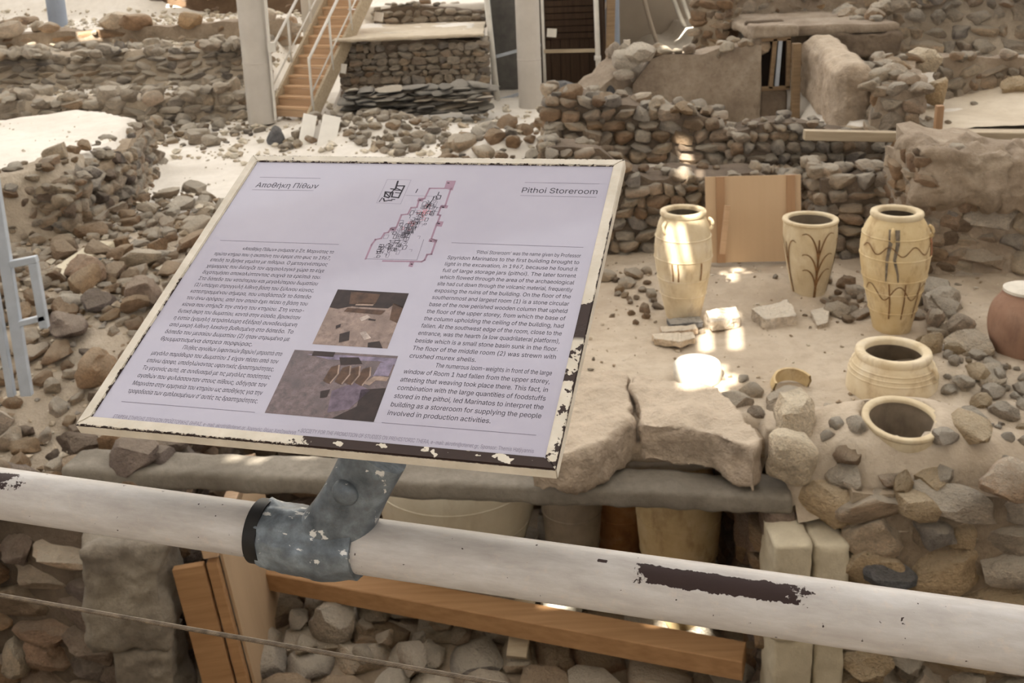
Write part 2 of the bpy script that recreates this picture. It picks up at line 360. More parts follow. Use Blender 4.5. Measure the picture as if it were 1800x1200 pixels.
def debris(name, label, poly, h, n, size, mats, seed, parent=None):
    """small chips too many to count, one mesh per colour"""
    rg = random.Random(seed); xs = [p[0] for p in poly]; ys = [p[1] for p in poly]; V = []; Fc = []; mi = []
    def inside(x, y):
        c = False; j = len(poly)-1
        for i in range(len(poly)):
            (a, b), (e, f) = poly[i], poly[j]
            if (b > y) != (f > y) and x < (e-a)*(y-b)/(f-b)+a: c = not c
            j = i
        return c
    T = [(0, 1, 2), (0, 2, 3), (0, 3, 4), (0, 4, 1), (5, 2, 1), (5, 3, 2), (5, 4, 3), (5, 1, 4)]; k = 0
    while k < n:
        x = rg.uniform(min(xs), max(xs)); y = rg.uniform(min(ys), max(ys)); k += 1
        if not inside(x, y) or any((x-a)**2+(y-b)**2 < r*r for a, b, r in AVOID): continue
        s = size[0]*(size[1]/size[0])**(rg.random()**2); z = h(x, y)+s*.12; a = rg.random()*6; o = len(V); f = rg.uniform(.45, .8)
        V.append((x+s*rg.uniform(-.15, .15), y+s*rg.uniform(-.15, .15), z+s*.5*f))
        for q in range(4): t = a+q*1.57+rg.uniform(-.4, .4); r = s*.5*rg.uniform(.7, 1.2); V.append((x+math.cos(t)*r, y+math.sin(t)*r*.8, z+rg.uniform(-.1, .25)*s))
        V.append((x, y, z-s*.4)); Fc += [tuple(i+o for i in t) for t in T]; mi += [rg.randrange(len(mats))]*8
    m = MB(); m.v = V; m.f = Fc; me = m.mesh(name, mats[0])
    for q in mats[1:]: me.materials.append(MAT[q])
    me.polygons.foreach_set('material_index', mi); o = put(name, me, parent); o['kind'] = 'stuff'
    if parent is None: o['label'] = label
    return o
# ------------------------------------------------------------------ the setting: roof with north lights, ground, ruin walls
def roof(targets):
    """sawtooth roof: tilted blades turned against the sun, open to the sky behind; narrow gaps let a few sun streaks in"""
    fd = np.array([0, .762, .648]); Z0, S, L, TH = 5.2, 1.6, 1.42, .04
    holes = {}
    for (T, wx, ln) in targets:
        T = np.array(T, float)
        for k in range(-6, 26):
            o = np.array([0, k*S, Z0]); nrm = np.array([0, -fd[2], fd[1]])
            t = ((o-T)@nrm)/(-SUN@nrm); q = T-SUN*t; a = (q-o)@fd
            if a+ln/2 > 0 and a-ln/2 < L: holes.setdefault(k, []).append((q[0]-wx/2, q[0]+wx/2, a-ln/2, a+ln/2))
    R = empty('roof', (0, 0, Z0)); tag(R, 'white slatted shelter roof high above the excavation', None, None, 'structure')
    XA, XB = -24., 18.
    for k in range(-6, 26):
        m = MB(); cells = []
        hs = sorted(h for h in holes.get(k, []) if h[3] > 0 and h[2] < L); x = XA
        xs = sorted(set([XA, XB]+[v for h in hs for v in h[:2]]))
        for a, b in zip(xs[:-1], xs[1:]):
            cut = [(max(0, h[2]), min(L, h[3])) for h in hs if h[0] <= a+1e-6 and h[1] >= b-1e-6]; p = 0.0
            for c0, c1 in sorted(cut):
                if c0 > p: cells.append((a, b, p, c0))
                p = max(p, c1)
            if p < L: cells.append((a, b, p, L))
        for a, b, c, d in cells:
            P = [np.array([xx, k*S, 0])+fd*t+np.array([0, -fd[2], fd[1]])*w for w in (0, TH) for t in (c, d) for xx in (a, b)]
            m.add(P, [(0, 1, 3, 2), (4, 6, 7, 5), (0, 4, 5, 1), (2, 3, 7, 6), (0, 2, 6, 4), (1, 5, 7, 3)])
        m.obj('roof_blade', 'roof_white', R)
STREAKS = [(atz(1238, 590, -1.58), .10, .34), (atz(1290, 590, -1.58), .10, .34), (atz(1250, 545, -1.5), .12, .18), (atz(1283, 545, -1.5), .1, .2),
           (atz(1255, 497, -1.55), .12, .1), (atz(1287, 488, -1.55), .09, .22), (atz(1292, 462, -1.5), .1, .1), (atz(1312, 478, -1.55), .06, .1),
           (aty(1172, 415, 7.75), .07, .3), (aty(1195, 412, 7.75), .05, .26), (aty(1255, 430, 8.6), .05, .16),
           (atz(1210, 646, -1.46), .16, .4), (atz(1248, 646, -1.46), .16, .36), (atz(1281, 662, -1.56), .1, .1),
           (aty(1203, 300, 9.9), .08, .3), (aty(1228, 302, 9.9), .06, .2), (aty(1205, 325, 9.9), .1, .1), (aty(1182, 203, 10.3), .14, .25), (aty(1183, 222, 10.2), .1, .1),
           (aty(1178, 84, 13.05), .2, .12), (aty(1196, 83, 13.05), .1, .1), (aty(1163, 1092, 6.24), .1, .16), (aty(1222, 1096, 6.24), .1, .16), (aty(985, 1068, 6.4), .16, .08),
           (atz(410, 802, -1.78), .12, .06), (atz(450, 806, -1.78), .12, .05), (atz(540, 797, -1.78), .16, .05),
           (aty(85, 95, 22.3), .5, .2), (aty(65, 100, 22.3), .3, .2), (aty(165, 70, 22.4), .5, .2), (aty(315, 10, 26), .5, .3), (aty(1184, 22, 21.7), .5, .7), (aty(1204, 22, 21.7), .4, .7)]
roof(STREAKS)
for _nm, _c, _d, _l in (('wall_blocker_near', (-3, -9, -.9), (46, .3, 6.4), 'unseen wall added behind the visitors walkway to block light'), ('wall_blocker_left', (-24, 25, 1.5), (.3, 70, 8), 'unseen wall added at the left to block side light'), ('wall_blocker_right', (17.5, 25, 1.5), (.3, 70, 8), 'unseen wall added at the right to block side light')):
    tag(MB().box(_c, _d).obj(_nm, 'blocker_wall'), _l, None, None, 'structure')  # unseen walls added to cut low light from behind and the sides
me = MB().box((0, -.9, -.1), (30, 3.4, .2)).mesh('walkway', 'wood_grey'); W = put('floor_walkway', me); tag(W, 'raised visitors walkway behind the handrail', None, None, 'structure')
tag(MB().box((0, .6, -2.05), (30, .2, 3.7)).obj('wall_walkway_blocker', 'concrete'), 'unseen wall added under the visitors walkway to block light', None, None, 'structure')  # added below the walkway to keep light off the lower front

PLAT = [(-5.25, 10.35), (-4.85, 10.7), (-4.75, 12), (-5.05, 13.9), (-6.2, 14.9), (-6.9, 14.1), (-12, 14.3), (-12, 10.2)]
def sdist(x, y, poly):
    best = 9e9; ins = False; j = len(poly)-1
    for i in range(len(poly)):
        ax, ay = poly[j]; bx, by = poly[i]; dx, dy = bx-ax, by-ay; t = max(0, min(1, ((x-ax)*dx+(y-ay)*dy)/(dx*dx+dy*dy)))
        best = min(best, (x-ax-dx*t)**2+(y-ay-dy*t)**2)
        if (by > y) != (ay > y) and x < (ax-bx)*(y-by)/(ay-by)+bx: ins = not ins
        j = i
    return math.sqrt(best)*(-1 if ins else 1)
def H(x, y):
    z = -1.5
    if x < -2.2: z -= .55*sst(-y, -8.8, -6.6)
    if x < -3.5 and y < 16: z = max(z, z+(-.8-z)*(1-sst(sdist(x, y, PLAT), 0, .3)))
    if y > 16.5: z += (.35*sst(y, 17.6, 17.9)+.5*sst(y, 19.9, 20.3)+.3*sst(y, 22.6, 22.8)+.55*sst(y, 25.3, 26.6)-.25*sst(y, 28, 30))*(1-sst(x, -4.9, -4.2))
    z += (1.25*sst(y, 18.0, 18.25)+.3*sst(y, 20.1, 20.3))*sst(x, -3.1, -2.7)*(1-sst(x, -.5, -.3))
    z += .5*sst(x, .25, .6)*sst(y, 10.0, 10.5)*(1-sst(y, 14, 16)*(1-sst(x, 2.4, 3.2)))
    z += .3*sst(x, 3.5, 3.7)*sst(y, 10.6, 10.9)+.3*sst(x, 4.3, 4.7)*sst(y, 13.0, 13.4)
    # heaps in the middle distance
    z += .45*math.exp(-((x+.1)/.75)**2-((y-13.4)/.8)**2) + .3*math.exp(-((x+1.9)/.9)**2-((y-15.3)/.7)**2) + .2*math.exp(-((x+3.0)/.6)**2-((y-15.6)/.5)**2)
    return z+fn(x*.9, y*.9, 3.1)*.045+fn(x*3.5, y*3.5, 1.1)*.014
pit = lambda x, y: -2.35 < x < .2 and y < 8.25
GR = terrain('ground', -13, 9, 6.15, 30, .14, H, 'dust_pale', 'pale dusty ground of the excavation around the ruins', lambda x, y: not pit(x, y) and not (x > .2 and y < 10.0) and not (x > 3.5 and y < 10.6))
terrain('ground_far', -34, 26, 29.9, 60, 1.5, lambda x, y: H(x, 29.9)+.5*sst(y, 34, 50), 'dust_pale', 'bright dusty ground far behind the ruins')
m = MB().box((-4, 60.5, 3), (64, 1, 12)); W = m.obj('wall_far', 'panel_white'); tag(W, 'pale end wall of the shelter behind everything', None, None, 'structure')

# storeroom floor, above the buried room
def YE(x): return float(np.interp(x, (1.5, 1.62, 1.85, 2.02, 5.2), (6.12, 5.62, 5.6, 5.482, 5.29)))
def HS(x, y):
    z = -1.6 - .12*sst(-y, -5.8, -5.4) + fn(x*1.2, y*1.2, 7)*.035 + fn(x*4, y*4, 2)*.02*(.5+sst(x, 2.4, 3.2)) + abs(fn(x*9, y*9, 6))*.008
    z += .10*math.exp(-((x-2.1)/.5)**2-((y-8.6)/.35)**2)+.16*math.exp(-((x-2.9)/.35)**2-((y-6.75)/.35)**2)
    z += .21*math.exp(-((x-J5[0])/.5)**4-((y-J5[1])/.36)**4)
    z += .25*sst(x, 3.05, 3.6)*sst(y, 6.0, 6.8)*.3
    d5 = math.hypot(x-J5[0], y-J5[1]); z -= .5*sst(.212-d5, 0, .035)
    z -= .3*sst(YE(x)+.1-y, 0, .1)
    return z
FS = terrain('floor_storeroom', .15, 5.2, 5.28, 10.1, .04, HS, 'dust_floor', 'dusty earthen floor of the storeroom with the storage jars', lambda x, y: y > YE(x)-.04 and (x-J5[0])**2+(y-J5[1])**2 > .16**2)
scatter(FS, [(.4, 6.8), (4.6, 6.0), (4.6, 8.6), (3, 9.6), (.6, 9.4)], HS, 60, (.03, .11), [('stone_pale', 2), ('stone_warm', 3)], 41, 'round', .35)
scatter(FS, [(2.7, 6.35), (3.35, 6.2), (3.5, 7.1), (2.95, 7.35)], HS, 60, (.05, .22), [('stone_tan', 1), ('stone_pale', 4)], 42, 'round', .15)
scatter(FS, [(1.75, 5.62), (4.4, 5.5), (4.4, 6.5), (2.9, 6.3), (2.7, 5.85), (1.9, 5.85)], HS, 80, (.05, .28), [('stone_pale', 4), ('stone_tan', 1)], 43, 'round', .42)
scatter(FS, [(.9, 7.8), (1.2, 8.2), (1.2, 9), (.8, 9)], HS, 22, (.07, .22), [('stone_brown', 3), ('stone_warm', 2)], 44, 'round', .2)
scatter(FS, [(2.55, 7.7), (2.9, 7.75), (2.95, 8.5), (2.5, 8.6)], HS, 20, (.08, .26), [('stone_warm', 2), ('stone_brown', 1)], 45, 'round', .2)
scatter(FS, [(3.0, 7.5), (3.35, 7.2), (3.5, 8.2), (3.1, 8.3)], HS, 24, (.1, .3), [('stone_warm', 2), ('stone_pale', 2)], 46, 'block', .15)

# buried room under the beam
PF = terrain('floor_buried_room', -2.5, 1.5, 5.5, 8.3, .08, lambda x, y: -3.34+fn(x*2, y*2, 5)*.02, 'mortar', 'floor of the buried room below the beam')
rg = random.Random(5)
for j in range(8):                                                   # paving of uneven cobbles
    x = -2.1
    while x < 1.3:
        w = rg.uniform(.24, .5); y = 5.62+j*.29+rg.uniform(-.05, .05)
        stone('cobble', (x+w/2, y, -3.3+rg.uniform(-.02, .02)), (w*1.06, .34, rg.uniform(.1, .2)), pick(rg, [('stone_warm', 3), ('stone_grey', 2), ('stone_brown', 1)]), 'flat', rg.randrange(NSH), (rg.uniform(-.06, .06), rg.uniform(-.06, .06), rg.uniform(-.2, .2)), PF); x += w
scatter(PF, [(-1.7, 6.1), (-.6, 6.0), (0, 6.6), (-.2, 7.4), (-1.6, 7.3)], lambda x, y: -3.26, 26, (.12, .42), [('stone_warm', 3), ('stone_pale', 2), ('stone_grey', 1)], 51, 'block', .1)
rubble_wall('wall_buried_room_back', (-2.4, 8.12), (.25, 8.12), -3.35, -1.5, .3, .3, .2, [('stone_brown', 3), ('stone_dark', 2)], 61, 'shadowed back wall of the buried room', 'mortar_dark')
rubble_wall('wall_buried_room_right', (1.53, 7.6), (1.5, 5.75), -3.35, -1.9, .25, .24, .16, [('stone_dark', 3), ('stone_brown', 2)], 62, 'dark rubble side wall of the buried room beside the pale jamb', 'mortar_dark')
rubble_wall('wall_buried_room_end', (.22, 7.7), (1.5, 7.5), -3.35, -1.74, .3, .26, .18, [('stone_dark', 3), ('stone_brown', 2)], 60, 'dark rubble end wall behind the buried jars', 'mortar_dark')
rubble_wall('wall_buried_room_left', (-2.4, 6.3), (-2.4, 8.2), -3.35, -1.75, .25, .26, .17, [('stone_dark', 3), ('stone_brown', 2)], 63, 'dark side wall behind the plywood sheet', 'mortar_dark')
# earth under the storeroom floor, in front of the buried room
m = MB().box((.85, 6.95, -1.72), (1.35, 1.9, .14)); o = put('beam_bed', rough_mesh('beam_bed', m.mesh('t', 'mortar'), 'mortar', .03, 3, 4)); tag(o, 'layer of earth under the two large slabs', None, None, 'structure'); o.name = 'floor_bed'
for _nm, _c, _d, _l in (('ground_base', (-3, 25, -4.0), (44, 70, .2), 'dark earth far below the excavation'), ('ground_fill', (3.45, 7.7, -2.8), (3.5, 3.8, 1.9), 'solid earth under the storeroom floor')):
    tag(MB().box(_c, _d).obj(_nm, 'mortar_dark'), _l, None, None, 'structure')
# front wall on the right, standing below the storeroom floor
WF = rubble_wall('wall_front_right', (1.9, 5.46), (4.6, 5.3), -3.6, (-1.72, -1.7), .2, .3, .19, [('stone_warm', 3), ('stone_pale', 4), ('stone_tan', 2)], 64, 'rubble front wall right of the pale jamb, below the storeroom floor', 'mortar', lambda u: fn(u*2, 4, 0)*.05, .26, 8, 'fine', 0, .4, .8, .2)
# front wall on the left, its shade put into darker stones and mortar
WL = rubble_wall('wall_front_left', (-5.2, 6.75), (-2.75, 6.05), -3.7, (-1.95, -2.1), .35, .34, .22, [('stone_brown', 3), ('stone_dark', 3), ('stone_warm', 1)], 65, 'brown rubble wall at the lower corner, below the handrail', 'mortar_dark', lambda u: fn(u*2, 1, 0)*.08, .3, 6, 'fine', 0, .42, 1.2)
# jambs
def block_stone(name, a, b, mat, amp, sc, seed, parent=None, cuts=5, rz=0.0):
    c = [(a[i]+b[i])/2 for i in range(3)]; d = [abs(b[i]-a[i]) for i in range(3)]; me = MB().box((0, 0, 0), d).mesh('t', mat)
    bevel(me, min(d)*.08, 2); return put(name, rough_mesh(name, me, mat, amp, sc, cuts, seed, True, .028), parent, c, (0, 0, rz))
J = empty('pillar_pale_jamb', (1.65, 5.5, -3.6)); tag(J, 'pale dressed stone jamb at the right end of the beam', None, None, 'structure')
for a, b, s in (((1.43, 5.36, -2.62), (1.66, 5.7, -1.98), 1), ((1.665, 5.37, -2.58), (1.88, 5.7, -2.0), 2), ((1.44, 5.37, -3.7), (1.68, 5.7, -2.63), 3), ((1.685, 5.38, -3.7), (1.87, 5.7, -2.6), 4)):
    o = block_stone('dressed_stone', tuple(np.subtract(a, (1.65, 5.5, -3.6))), tuple(np.subtract(b, (1.65, 5.5, -3.6))), 'jamb_pale', .016, 4, s, J)
J = empty('pillar_grey_jamb', (-2.5, 6, -3.6)); tag(J, 'tall grey speckled stone jamb beside the plywood sheet', None, None, 'structure')
for a, b, s in (((-2.80, 5.78, -2.82), (-2.30, 6.15, -2.08), 1), ((-2.66, 5.8, -3.7), (-2.30, 6.15, -2.84), 2)):
    block_stone('dressed_stone', tuple(np.subtract(a, (-2.5, 6, -3.6))), tuple(np.subtract(b, (-2.5, 6, -3.6))), 'jamb_grey', .06, 3.2, s+4, J)
# the beam
me = MB().beam((-3.05, 6.42, -1.865), (1.62, 5.72, -1.865), .28, .13).mesh('t', 'concrete'); bevel(me, .015, 1)
o = put('beam_long', rough_mesh('beam_long', me, 'concrete', .014, 3, 6, 2, True, .026)); tag(o, 'long grey concrete lintel beam across the buried room', None, None, 'structure')
# near left ground stones
LM = [('stone_warm', 5), ('stone_brown', 3), ('stone_pale', 2)]
NL = terrain('ground_rubble_bank', -8.5, -2.36, 6.2, 11.4, .09, lambda x, y: H(x, y)+.07+.04*fn(x*2.2, y*2.2, 8)-.1*sst(sdist(x, y, PLAT), -.25, -.55)-.3*sst(y, 10.2, 11.4)*sst(x, -4.1, -3.5), 'rubble_earth', 'brown rubble bank between the handrail and the bright dusty court')
hN = lambda x, y: H(x, y)+.07
scatter(NL, [(-5.6, 6.4), (-2.45, 6.35), (-2.45, 8.0), (-3.2, 9.0), (-5.6, 9.2)], hN, 170, (.12, .46), [('stone_brown', 5), ('stone_dark', 2), ('stone_warm', 4)], 71, 'fine', .22, (.45, .8), .36)
scatter(NL, [(-4.9, 8.4), (-2.5, 8.2), (-2.6, 10.6), (-3.8, 12.2), (-4.6, 12.2), (-5.4, 10.4), (-6, 9.6)], hN, 270, (.08, .34), LM, 72, 'block', .2, (.4, .75), .37)
scatter(NL, [(-7.2, 8.6), (-4.6, 9.2), (-4.9, 10.3), (-7, 10.2)], hN, 70, (.06, .4), [('stone_pale', 4), ('stone_warm', 2)], 73, 'block', .35)
# face of the plateau
for i, (a, b, n) in enumerate((((-6.2, 10.0), (-4.6, 10.5), 0), ((-4.55, 10.5), (-4.45, 12.0), 0), ((-4.45, 12.0), (-4.8, 14.0), 0))):
    rubble_wall(('wall_plateau_face', 'wall_plateau_corner', 'wall_plateau_side')[i], a, b, -1.62, -.9, .5, .17, .11, [('stone_warm', 4), ('stone_grey', 3), ('stone_pale', 1), ('stone_dark', 1)], 80+i,
                ('stony near face of the pale plateau', 'stony corner of the pale plateau above the dusty court', 'receding stony side of the pale plateau')[i], 'mortar', lambda u: fn(u*2, i, 2)*.1, .2, 14, 'block', .15, .45, 1.1, .3)
# stones of the court and the middle heaps
FLm = [('stone_pale', 5), ('stone_grey', 2), ('stone_warm', 2)]
CS = [('stone_pale', 4), ('stone_warm', 2), ('stone_grey', 1)]
scatter(GR, [(-3.3, 14.6), (-2.9, 16.2), (-1.0, 16.2), (-.9, 14.4), (-1.6, 13.9), (-2.6, 15)], H, 200, (.06, .28), CS, 91, 'round', .25)
scatter(GR, [(-.9, 12.4), (-.8, 14.2), (.6, 14.2), (.75, 12.3)], H, 150, (.08, .34), [('stone_brown', 3), ('stone_grey', 2), ('stone_warm', 3)], 92, 'round', .25)
scatter(GR, [(-6.2, 16.2), (-4.4, 14.9), (-3.9, 16.4), (-4.5, 17), (-6.4, 17.1)], H, 50, (.08, .36), CS, 93, 'block', .25)
scatter(GR, [(-4.2, 11.3), (-2.6, 11.2), (-2.7, 12.2), (-3.9, 12.3)], H, 16, (.1, .34), CS, 94, 'block', .3)

RUB = ['chip_pale', 'chip_warm', 'chip_grey', 'chip_brown']
debris('debris', '', [(.3, 6.2), (5, 5.7), (5, 9.8), (.4, 9.7)], HS, 900, (.01, .05), ['chip_pale', 'chip_warm', 'chip_brown'], 1, FS)
debris('debris', '', [(-6, 6.3), (-2.4, 6.3), (-2.5, 10.5), (-3.9, 12.4), (-4.6, 12.4), (-5, 10.2), (-7, 9.6)], hN, 2600, (.03, .14), ['chip_warm', 'chip_brown', 'chip_grey', 'chip_pale'], 2, NL)
debris('debris', '', [(-13, 14.8), (-6.2, 15.2), (-4.3, 14.2), (-3.4, 13.6), (-1, 13.4), (2.3, 12.2), (2.3, 17.6), (-3, 17.8), (-4.4, 22), (-4.6, 25.5), (-13, 26)], H, 6000, (.04, .22), ['chip_pale', 'chip_pale', 'chip_warm'], 3, GR)
debris('debris', '', [(-8, 10.2), (-4.8, 10.5), (-3, 11.3), (-2.4, 8.4), (.1, 8.3), (.1, 13.5), (-4.5, 14.6), (-7, 14)], H, 400, (.02, .08), ['chip_pale'], 4, GR)
scatter(GR, [(-10.5, 17.5), (-4.5, 17.3), (-4.6, 19), (-10.5, 19.4)], H, 200, (.08, .4), FLm, 95, 'block', .25)
scatter(GR, [(-10.5, 19.6), (-4.7, 19.2), (-4.7, 22), (-11, 22.4)], H, 200, (.1, .4), FLm, 96, 'block', .25)
scatter(GR, [(-9.5, 14.9), (-6.1, 15.1), (-4.6, 16.6), (-9.5, 17)], H, 150, (.08, .36), FLm, 97, 'block', .25)
# ------------------------------------------------------------------ ruin walls around and behind the storeroom
BW = [('stone_warm', 5), ('stone_grey', 2), ('stone_brown', 2), ('stone_pale', 2)]
rubble_wall('wall_storeroom_back', (.35, 9.75), (3.05, 9.72), -1.7, (-.78, -.95), .45, .15, .1, BW, 101, 'rubble back wall behind the leaning plywood panel', 'mortar_dark', lambda u: .25*sst(-u, -.9, -.3)+fn(u*2.3, 2, 0)*.07,   .18, 40, 'block', .06, .48, 1.0, .22)
rubble_wall('wall_terrace_face', (.4, 11.0), (2.2, 10.75), -1.1, (-.25, -.5), .5, .17, .115, BW, 102, 'rubble wall topped with grey stones below the plastered wall', 'mortar_dark', lambda u: fn(u*2, 7, 0)*.08, .2, 26, 'block', .1, .46, 1.2, .25)
rubble_wall('wall_storeroom_corner', (2.85, 9.35), (3.75, 9.25), -1.7, (-.85, -.8), .5, .17, .12, [('stone_warm', 3), ('stone_grey', 2)], 103, 'rubble wall behind the tall ochre jar at the storeroom corner', 'mortar_dark', lambda u: fn(u*2.6, 3, 1)*.09, .2, 14, 'block', .05, .46, 1.3, .2)
rubble_wall('wall_under_timber', (2.3, 10.5), (4.3, 10.35), -1.2, (-.62, -.66), .4, .13, .095, [('stone_warm', 3), ('stone_grey', 3), ('stone_pale', 1)], 104, 'low wall of small stones under the horizontal timber', 'mortar_dark', lambda u: .1*math.sin(u*3), .16, 26, 'round', .1, .46, 1.0, .2)
HM = lambda x, y: -1.05-.18*(y < 10.05)+fn(x*2, y*2, 1)*.04
RM = terrain('ground_rubble_ledge', .3, 3.6, 9.85, 10.95, .06, HM, 'rubble_earth', 'ledge of loose stones on top of the storeroom back wall')
scatter(RM, [(.5, 9.95), (3.5, 9.9), (3.5, 10.45), (2.2, 10.75), (.5, 10.9)], HM, 240, (.05, .2), BW, 105, 'round', .15)
# wall on the right: packed earth over rubble
EW = rubble_wall('wall_right', (3.42, 8.55), (5.3, 8.2), -1.9, (-.42, -.5), .9, .26, .17, [('stone_warm', 4), ('stone_grey', 2)], 106, 'thick earth and rubble wall right of the tall ochre jar', 'plaster_tan', lambda u: -.1*sst(u, .5, 1.0)+fn(u*2, 9, 0)*.06-.95*(0), .24, 0, 'fine', .12, .3, 1, .2)
for c in list(EW.children):                                         # the upper half is plastered earth
    if c.location.z > -.85 + .1*math.sin(c.location.x*5): bpy.data.objects.remove(c)
for k, (x, y, z, a, b, c) in enumerate(((3.8, 8.72, -.66, .8, .6, .5), (4.5, 8.6, -.74, .8, .6, .5))):
    me = MB().box((0, 0, 0), (a, b, c)).mesh('t', 'plaster_tan'); bevel(me, .1, 3); put('earth_cap', rough_mesh('earth_cap', me, 'plaster_tan', .1, 3.2, 4, 3+k, True, .025), EW, (x, y, z), (0, .05, -.15))
rubble_wall('wall_right_return', (3.42, 9.35), (3.42, 8.55), -1.7, (-.55, -.45), .4, .2, .14, [('stone_warm', 3), ('stone_brown', 2)], 107, 'short shadowed return of the thick right wall', 'plaster_tan', None, .18, 0, 'block', 0, .2)
# plastered house walls behind
WP = rubble_wall('wall_plastered', (1.55, 12.95), (3.15, 12.95), -1.15, (-.12, -.05), .4, .3, .2, 'stone_warm', 110, 'smooth plastered house wall with a ragged top', 'plaster', lambda u: -.35*sst(-u, -.35, 0)+fn(u*3, 5, 0)*.05, .2, 16, 'round', 0, 0, .6)
for c in list(WP.children):
    if c.location.z < -.2: bpy.data.objects.remove(c)
rubble_wall('wall_crumbled_slope', (.75, 12.4), (1.75, 12.9), -1.2, (-.75, -.12), .5, .3, .2, [('stone_grey', 3), ('stone_pale', 2), ('stone_bluegrey', 1)], 111, 'crumbled pale rubble slope left of the plastered wall', 'plaster', lambda u: fn(u*3, 3, 0)*.1, .3, 10, 'fine', .3, .25, 1.3, .4)
WW = empty('wall_window', (3.3, 13.05, 0)); tag(WW, 'ruined house wall with a small timber framed window', None, None, 'structure')
def part_box(parent, name, a, b, mat, amp=.012, sc=3, cuts=4, bev=.02):
    """block with weathered faces, given by two world corners, under a structure"""
    c = [(a[i]+b[i])/2 for i in range(3)]; d = [abs(b[i]-a[i]) for i in range(3)]; me = MB().box((0, 0, 0), d).mesh('t', mat); bevel(me, min(bev, min(d)*.3), 1)
    pl = parent.location if parent is not None else Vector((0, 0, 0))
    return put(name, rough_mesh(name, me, mat, amp, sc, cuts, c[0]*3, True, max(.016, min(min(d)/4, max(d)/50))), parent, (c[0]-pl[0], c[1]-pl[1], c[2]-pl[2]))
part_box(WW, 'wall_pier', (3.05, 12.95, -1.2), (3.16, 13.3, .12), 'plaster'); part_box(WW, 'wall_apron', (3.16, 12.98, -1.2), (3.5, 13.3, -.6), 'mortar_dark')
part_box(WW, 'wall_header', (3.05, 12.93, .05), (3.62, 13.35, .2), 'plaster'); part_box(WW, 'wall_back', (3.1, 13.6, -1.2), (3.6, 13.7, .2), 'mortar_dark')
WD = empty('window_1', (3.3, 12.99, -.3)); tag(WD, 'weathered timber window frame in the ruined house wall', None, None, 'structure')
for nm, a, b, q in (('frame_rail', (-.15, 0, .33), (.22, 0, .33), 'wood_old'), ('frame_rail', (-.15, 0, -.29), (.22, 0, -.29), 'wood_old'), ('frame_stile', (.2, 0, -.29), (.2, 0, .33), 'wood_old'), ('frame_stile', (-.02, 0, -.29), (.03, 0, .33), 'wood_old'), ('brace_strip', (.06, .02, -.29), (.1, .02, .33), 'metal_blue')):
    MB().beam(a, b, .05, .05, (0, 1, 0)).obj(nm, q, WD)
part_box(WD, 'dark_back', (3.2, 13.1, -.6), (3.5, 13.12, .05), 'shade_black', 0)  # black sheet standing in for the shade inside the window
# posts beside it, wall with a plastered cap running toward the viewer, plank shelf
def post(name, label, a, b, w, d, mat, cat='post'):
    a = Vector(a); o = MB().beam((0, 0, 0), Vector(b)-a, w, d, (0, 1, .01)); me = o.mesh(name, mat); bevel(me, .004, 1); p = put(name, me, None, a); tag(p, label, cat); return p
post('timber_post', 'thin old timber post between the window and the plastered cap wall', (3.52, 12.7, -1.15), (3.52, 12.7, .0), .1, .08, 'wood_old')
cap = part_box(None, 'wall_cap_spur', (3.62, 11.2, -.85), (4.05, 13.1, -.02), 'slab_stone', .04, 3.5, 5, .1); tag(cap, 'spur wall with a smooth pale cap running toward the storeroom', None, None, 'structure'); cap.rotation_euler = (.09, 0, -.06)
SH = empty('plank_shelf', (3.6, 10.95, -.72)); tag(SH, 'three short weathered planks laid over a gap beside the spur wall', 'shelf')
for i in range(3):
    me = MB().box((i*.15-.12, .12*(i-1)*.2, 0), (.14, .3, .05), .02*i).mesh('plank', 'wood_grey'); bevel(me, .006, 1); put('plank', me, SH, (0, 0, 0), (-.12, 0, .08))
MB().beam((-.2, .05, -.05), (.32, .05, -.05), .05, .06).obj('bearer', 'wood_old', SH)
for x in (-.1, .24): MB().beam((x, .05, -.08), (x, .05, -.42), .06, .06, (0, 1, 0)).obj('leg', 'wood_old', SH)
# ruined building across the top
UB = rubble_wall('wall_upper_house', (3.0, 15.3), (5.4, 15.2), -.9, (.75, .7), .5, .26, .17, [('stone_warm', 3), ('stone_grey', 2), ('stone_brown', 1)], 112, 'dusty rubble wall of the upper house above the window', 'plaster', lambda u: fn(u*2, 2, 5)*.08-.35*sst(-u, -.3, 0), .2, 0, 'fine', 0, .1, 1, .2)
part_box(UB, 'roof_slab', (3.05, 13.3, .02), (5.0, 15.2, .14), 'plaster', .03, 1.5)
part_box(UB, 'slab_edge', (4.1, 13.25, -.28), (5.0, 13.6, .02), 'mortar_dark', .04, 3)
rubble_wall('wall_edge_timbered', (2.6, 14.6), (2.95, 14.3), -.9, (.45, .5), .4, .2, .14, [('stone_brown', 3), ('stone_warm', 1)], 113, 'brown broken wall end beside the vaulted sheet', 'mortar', None, .18, 4, 'block', 0, .25)
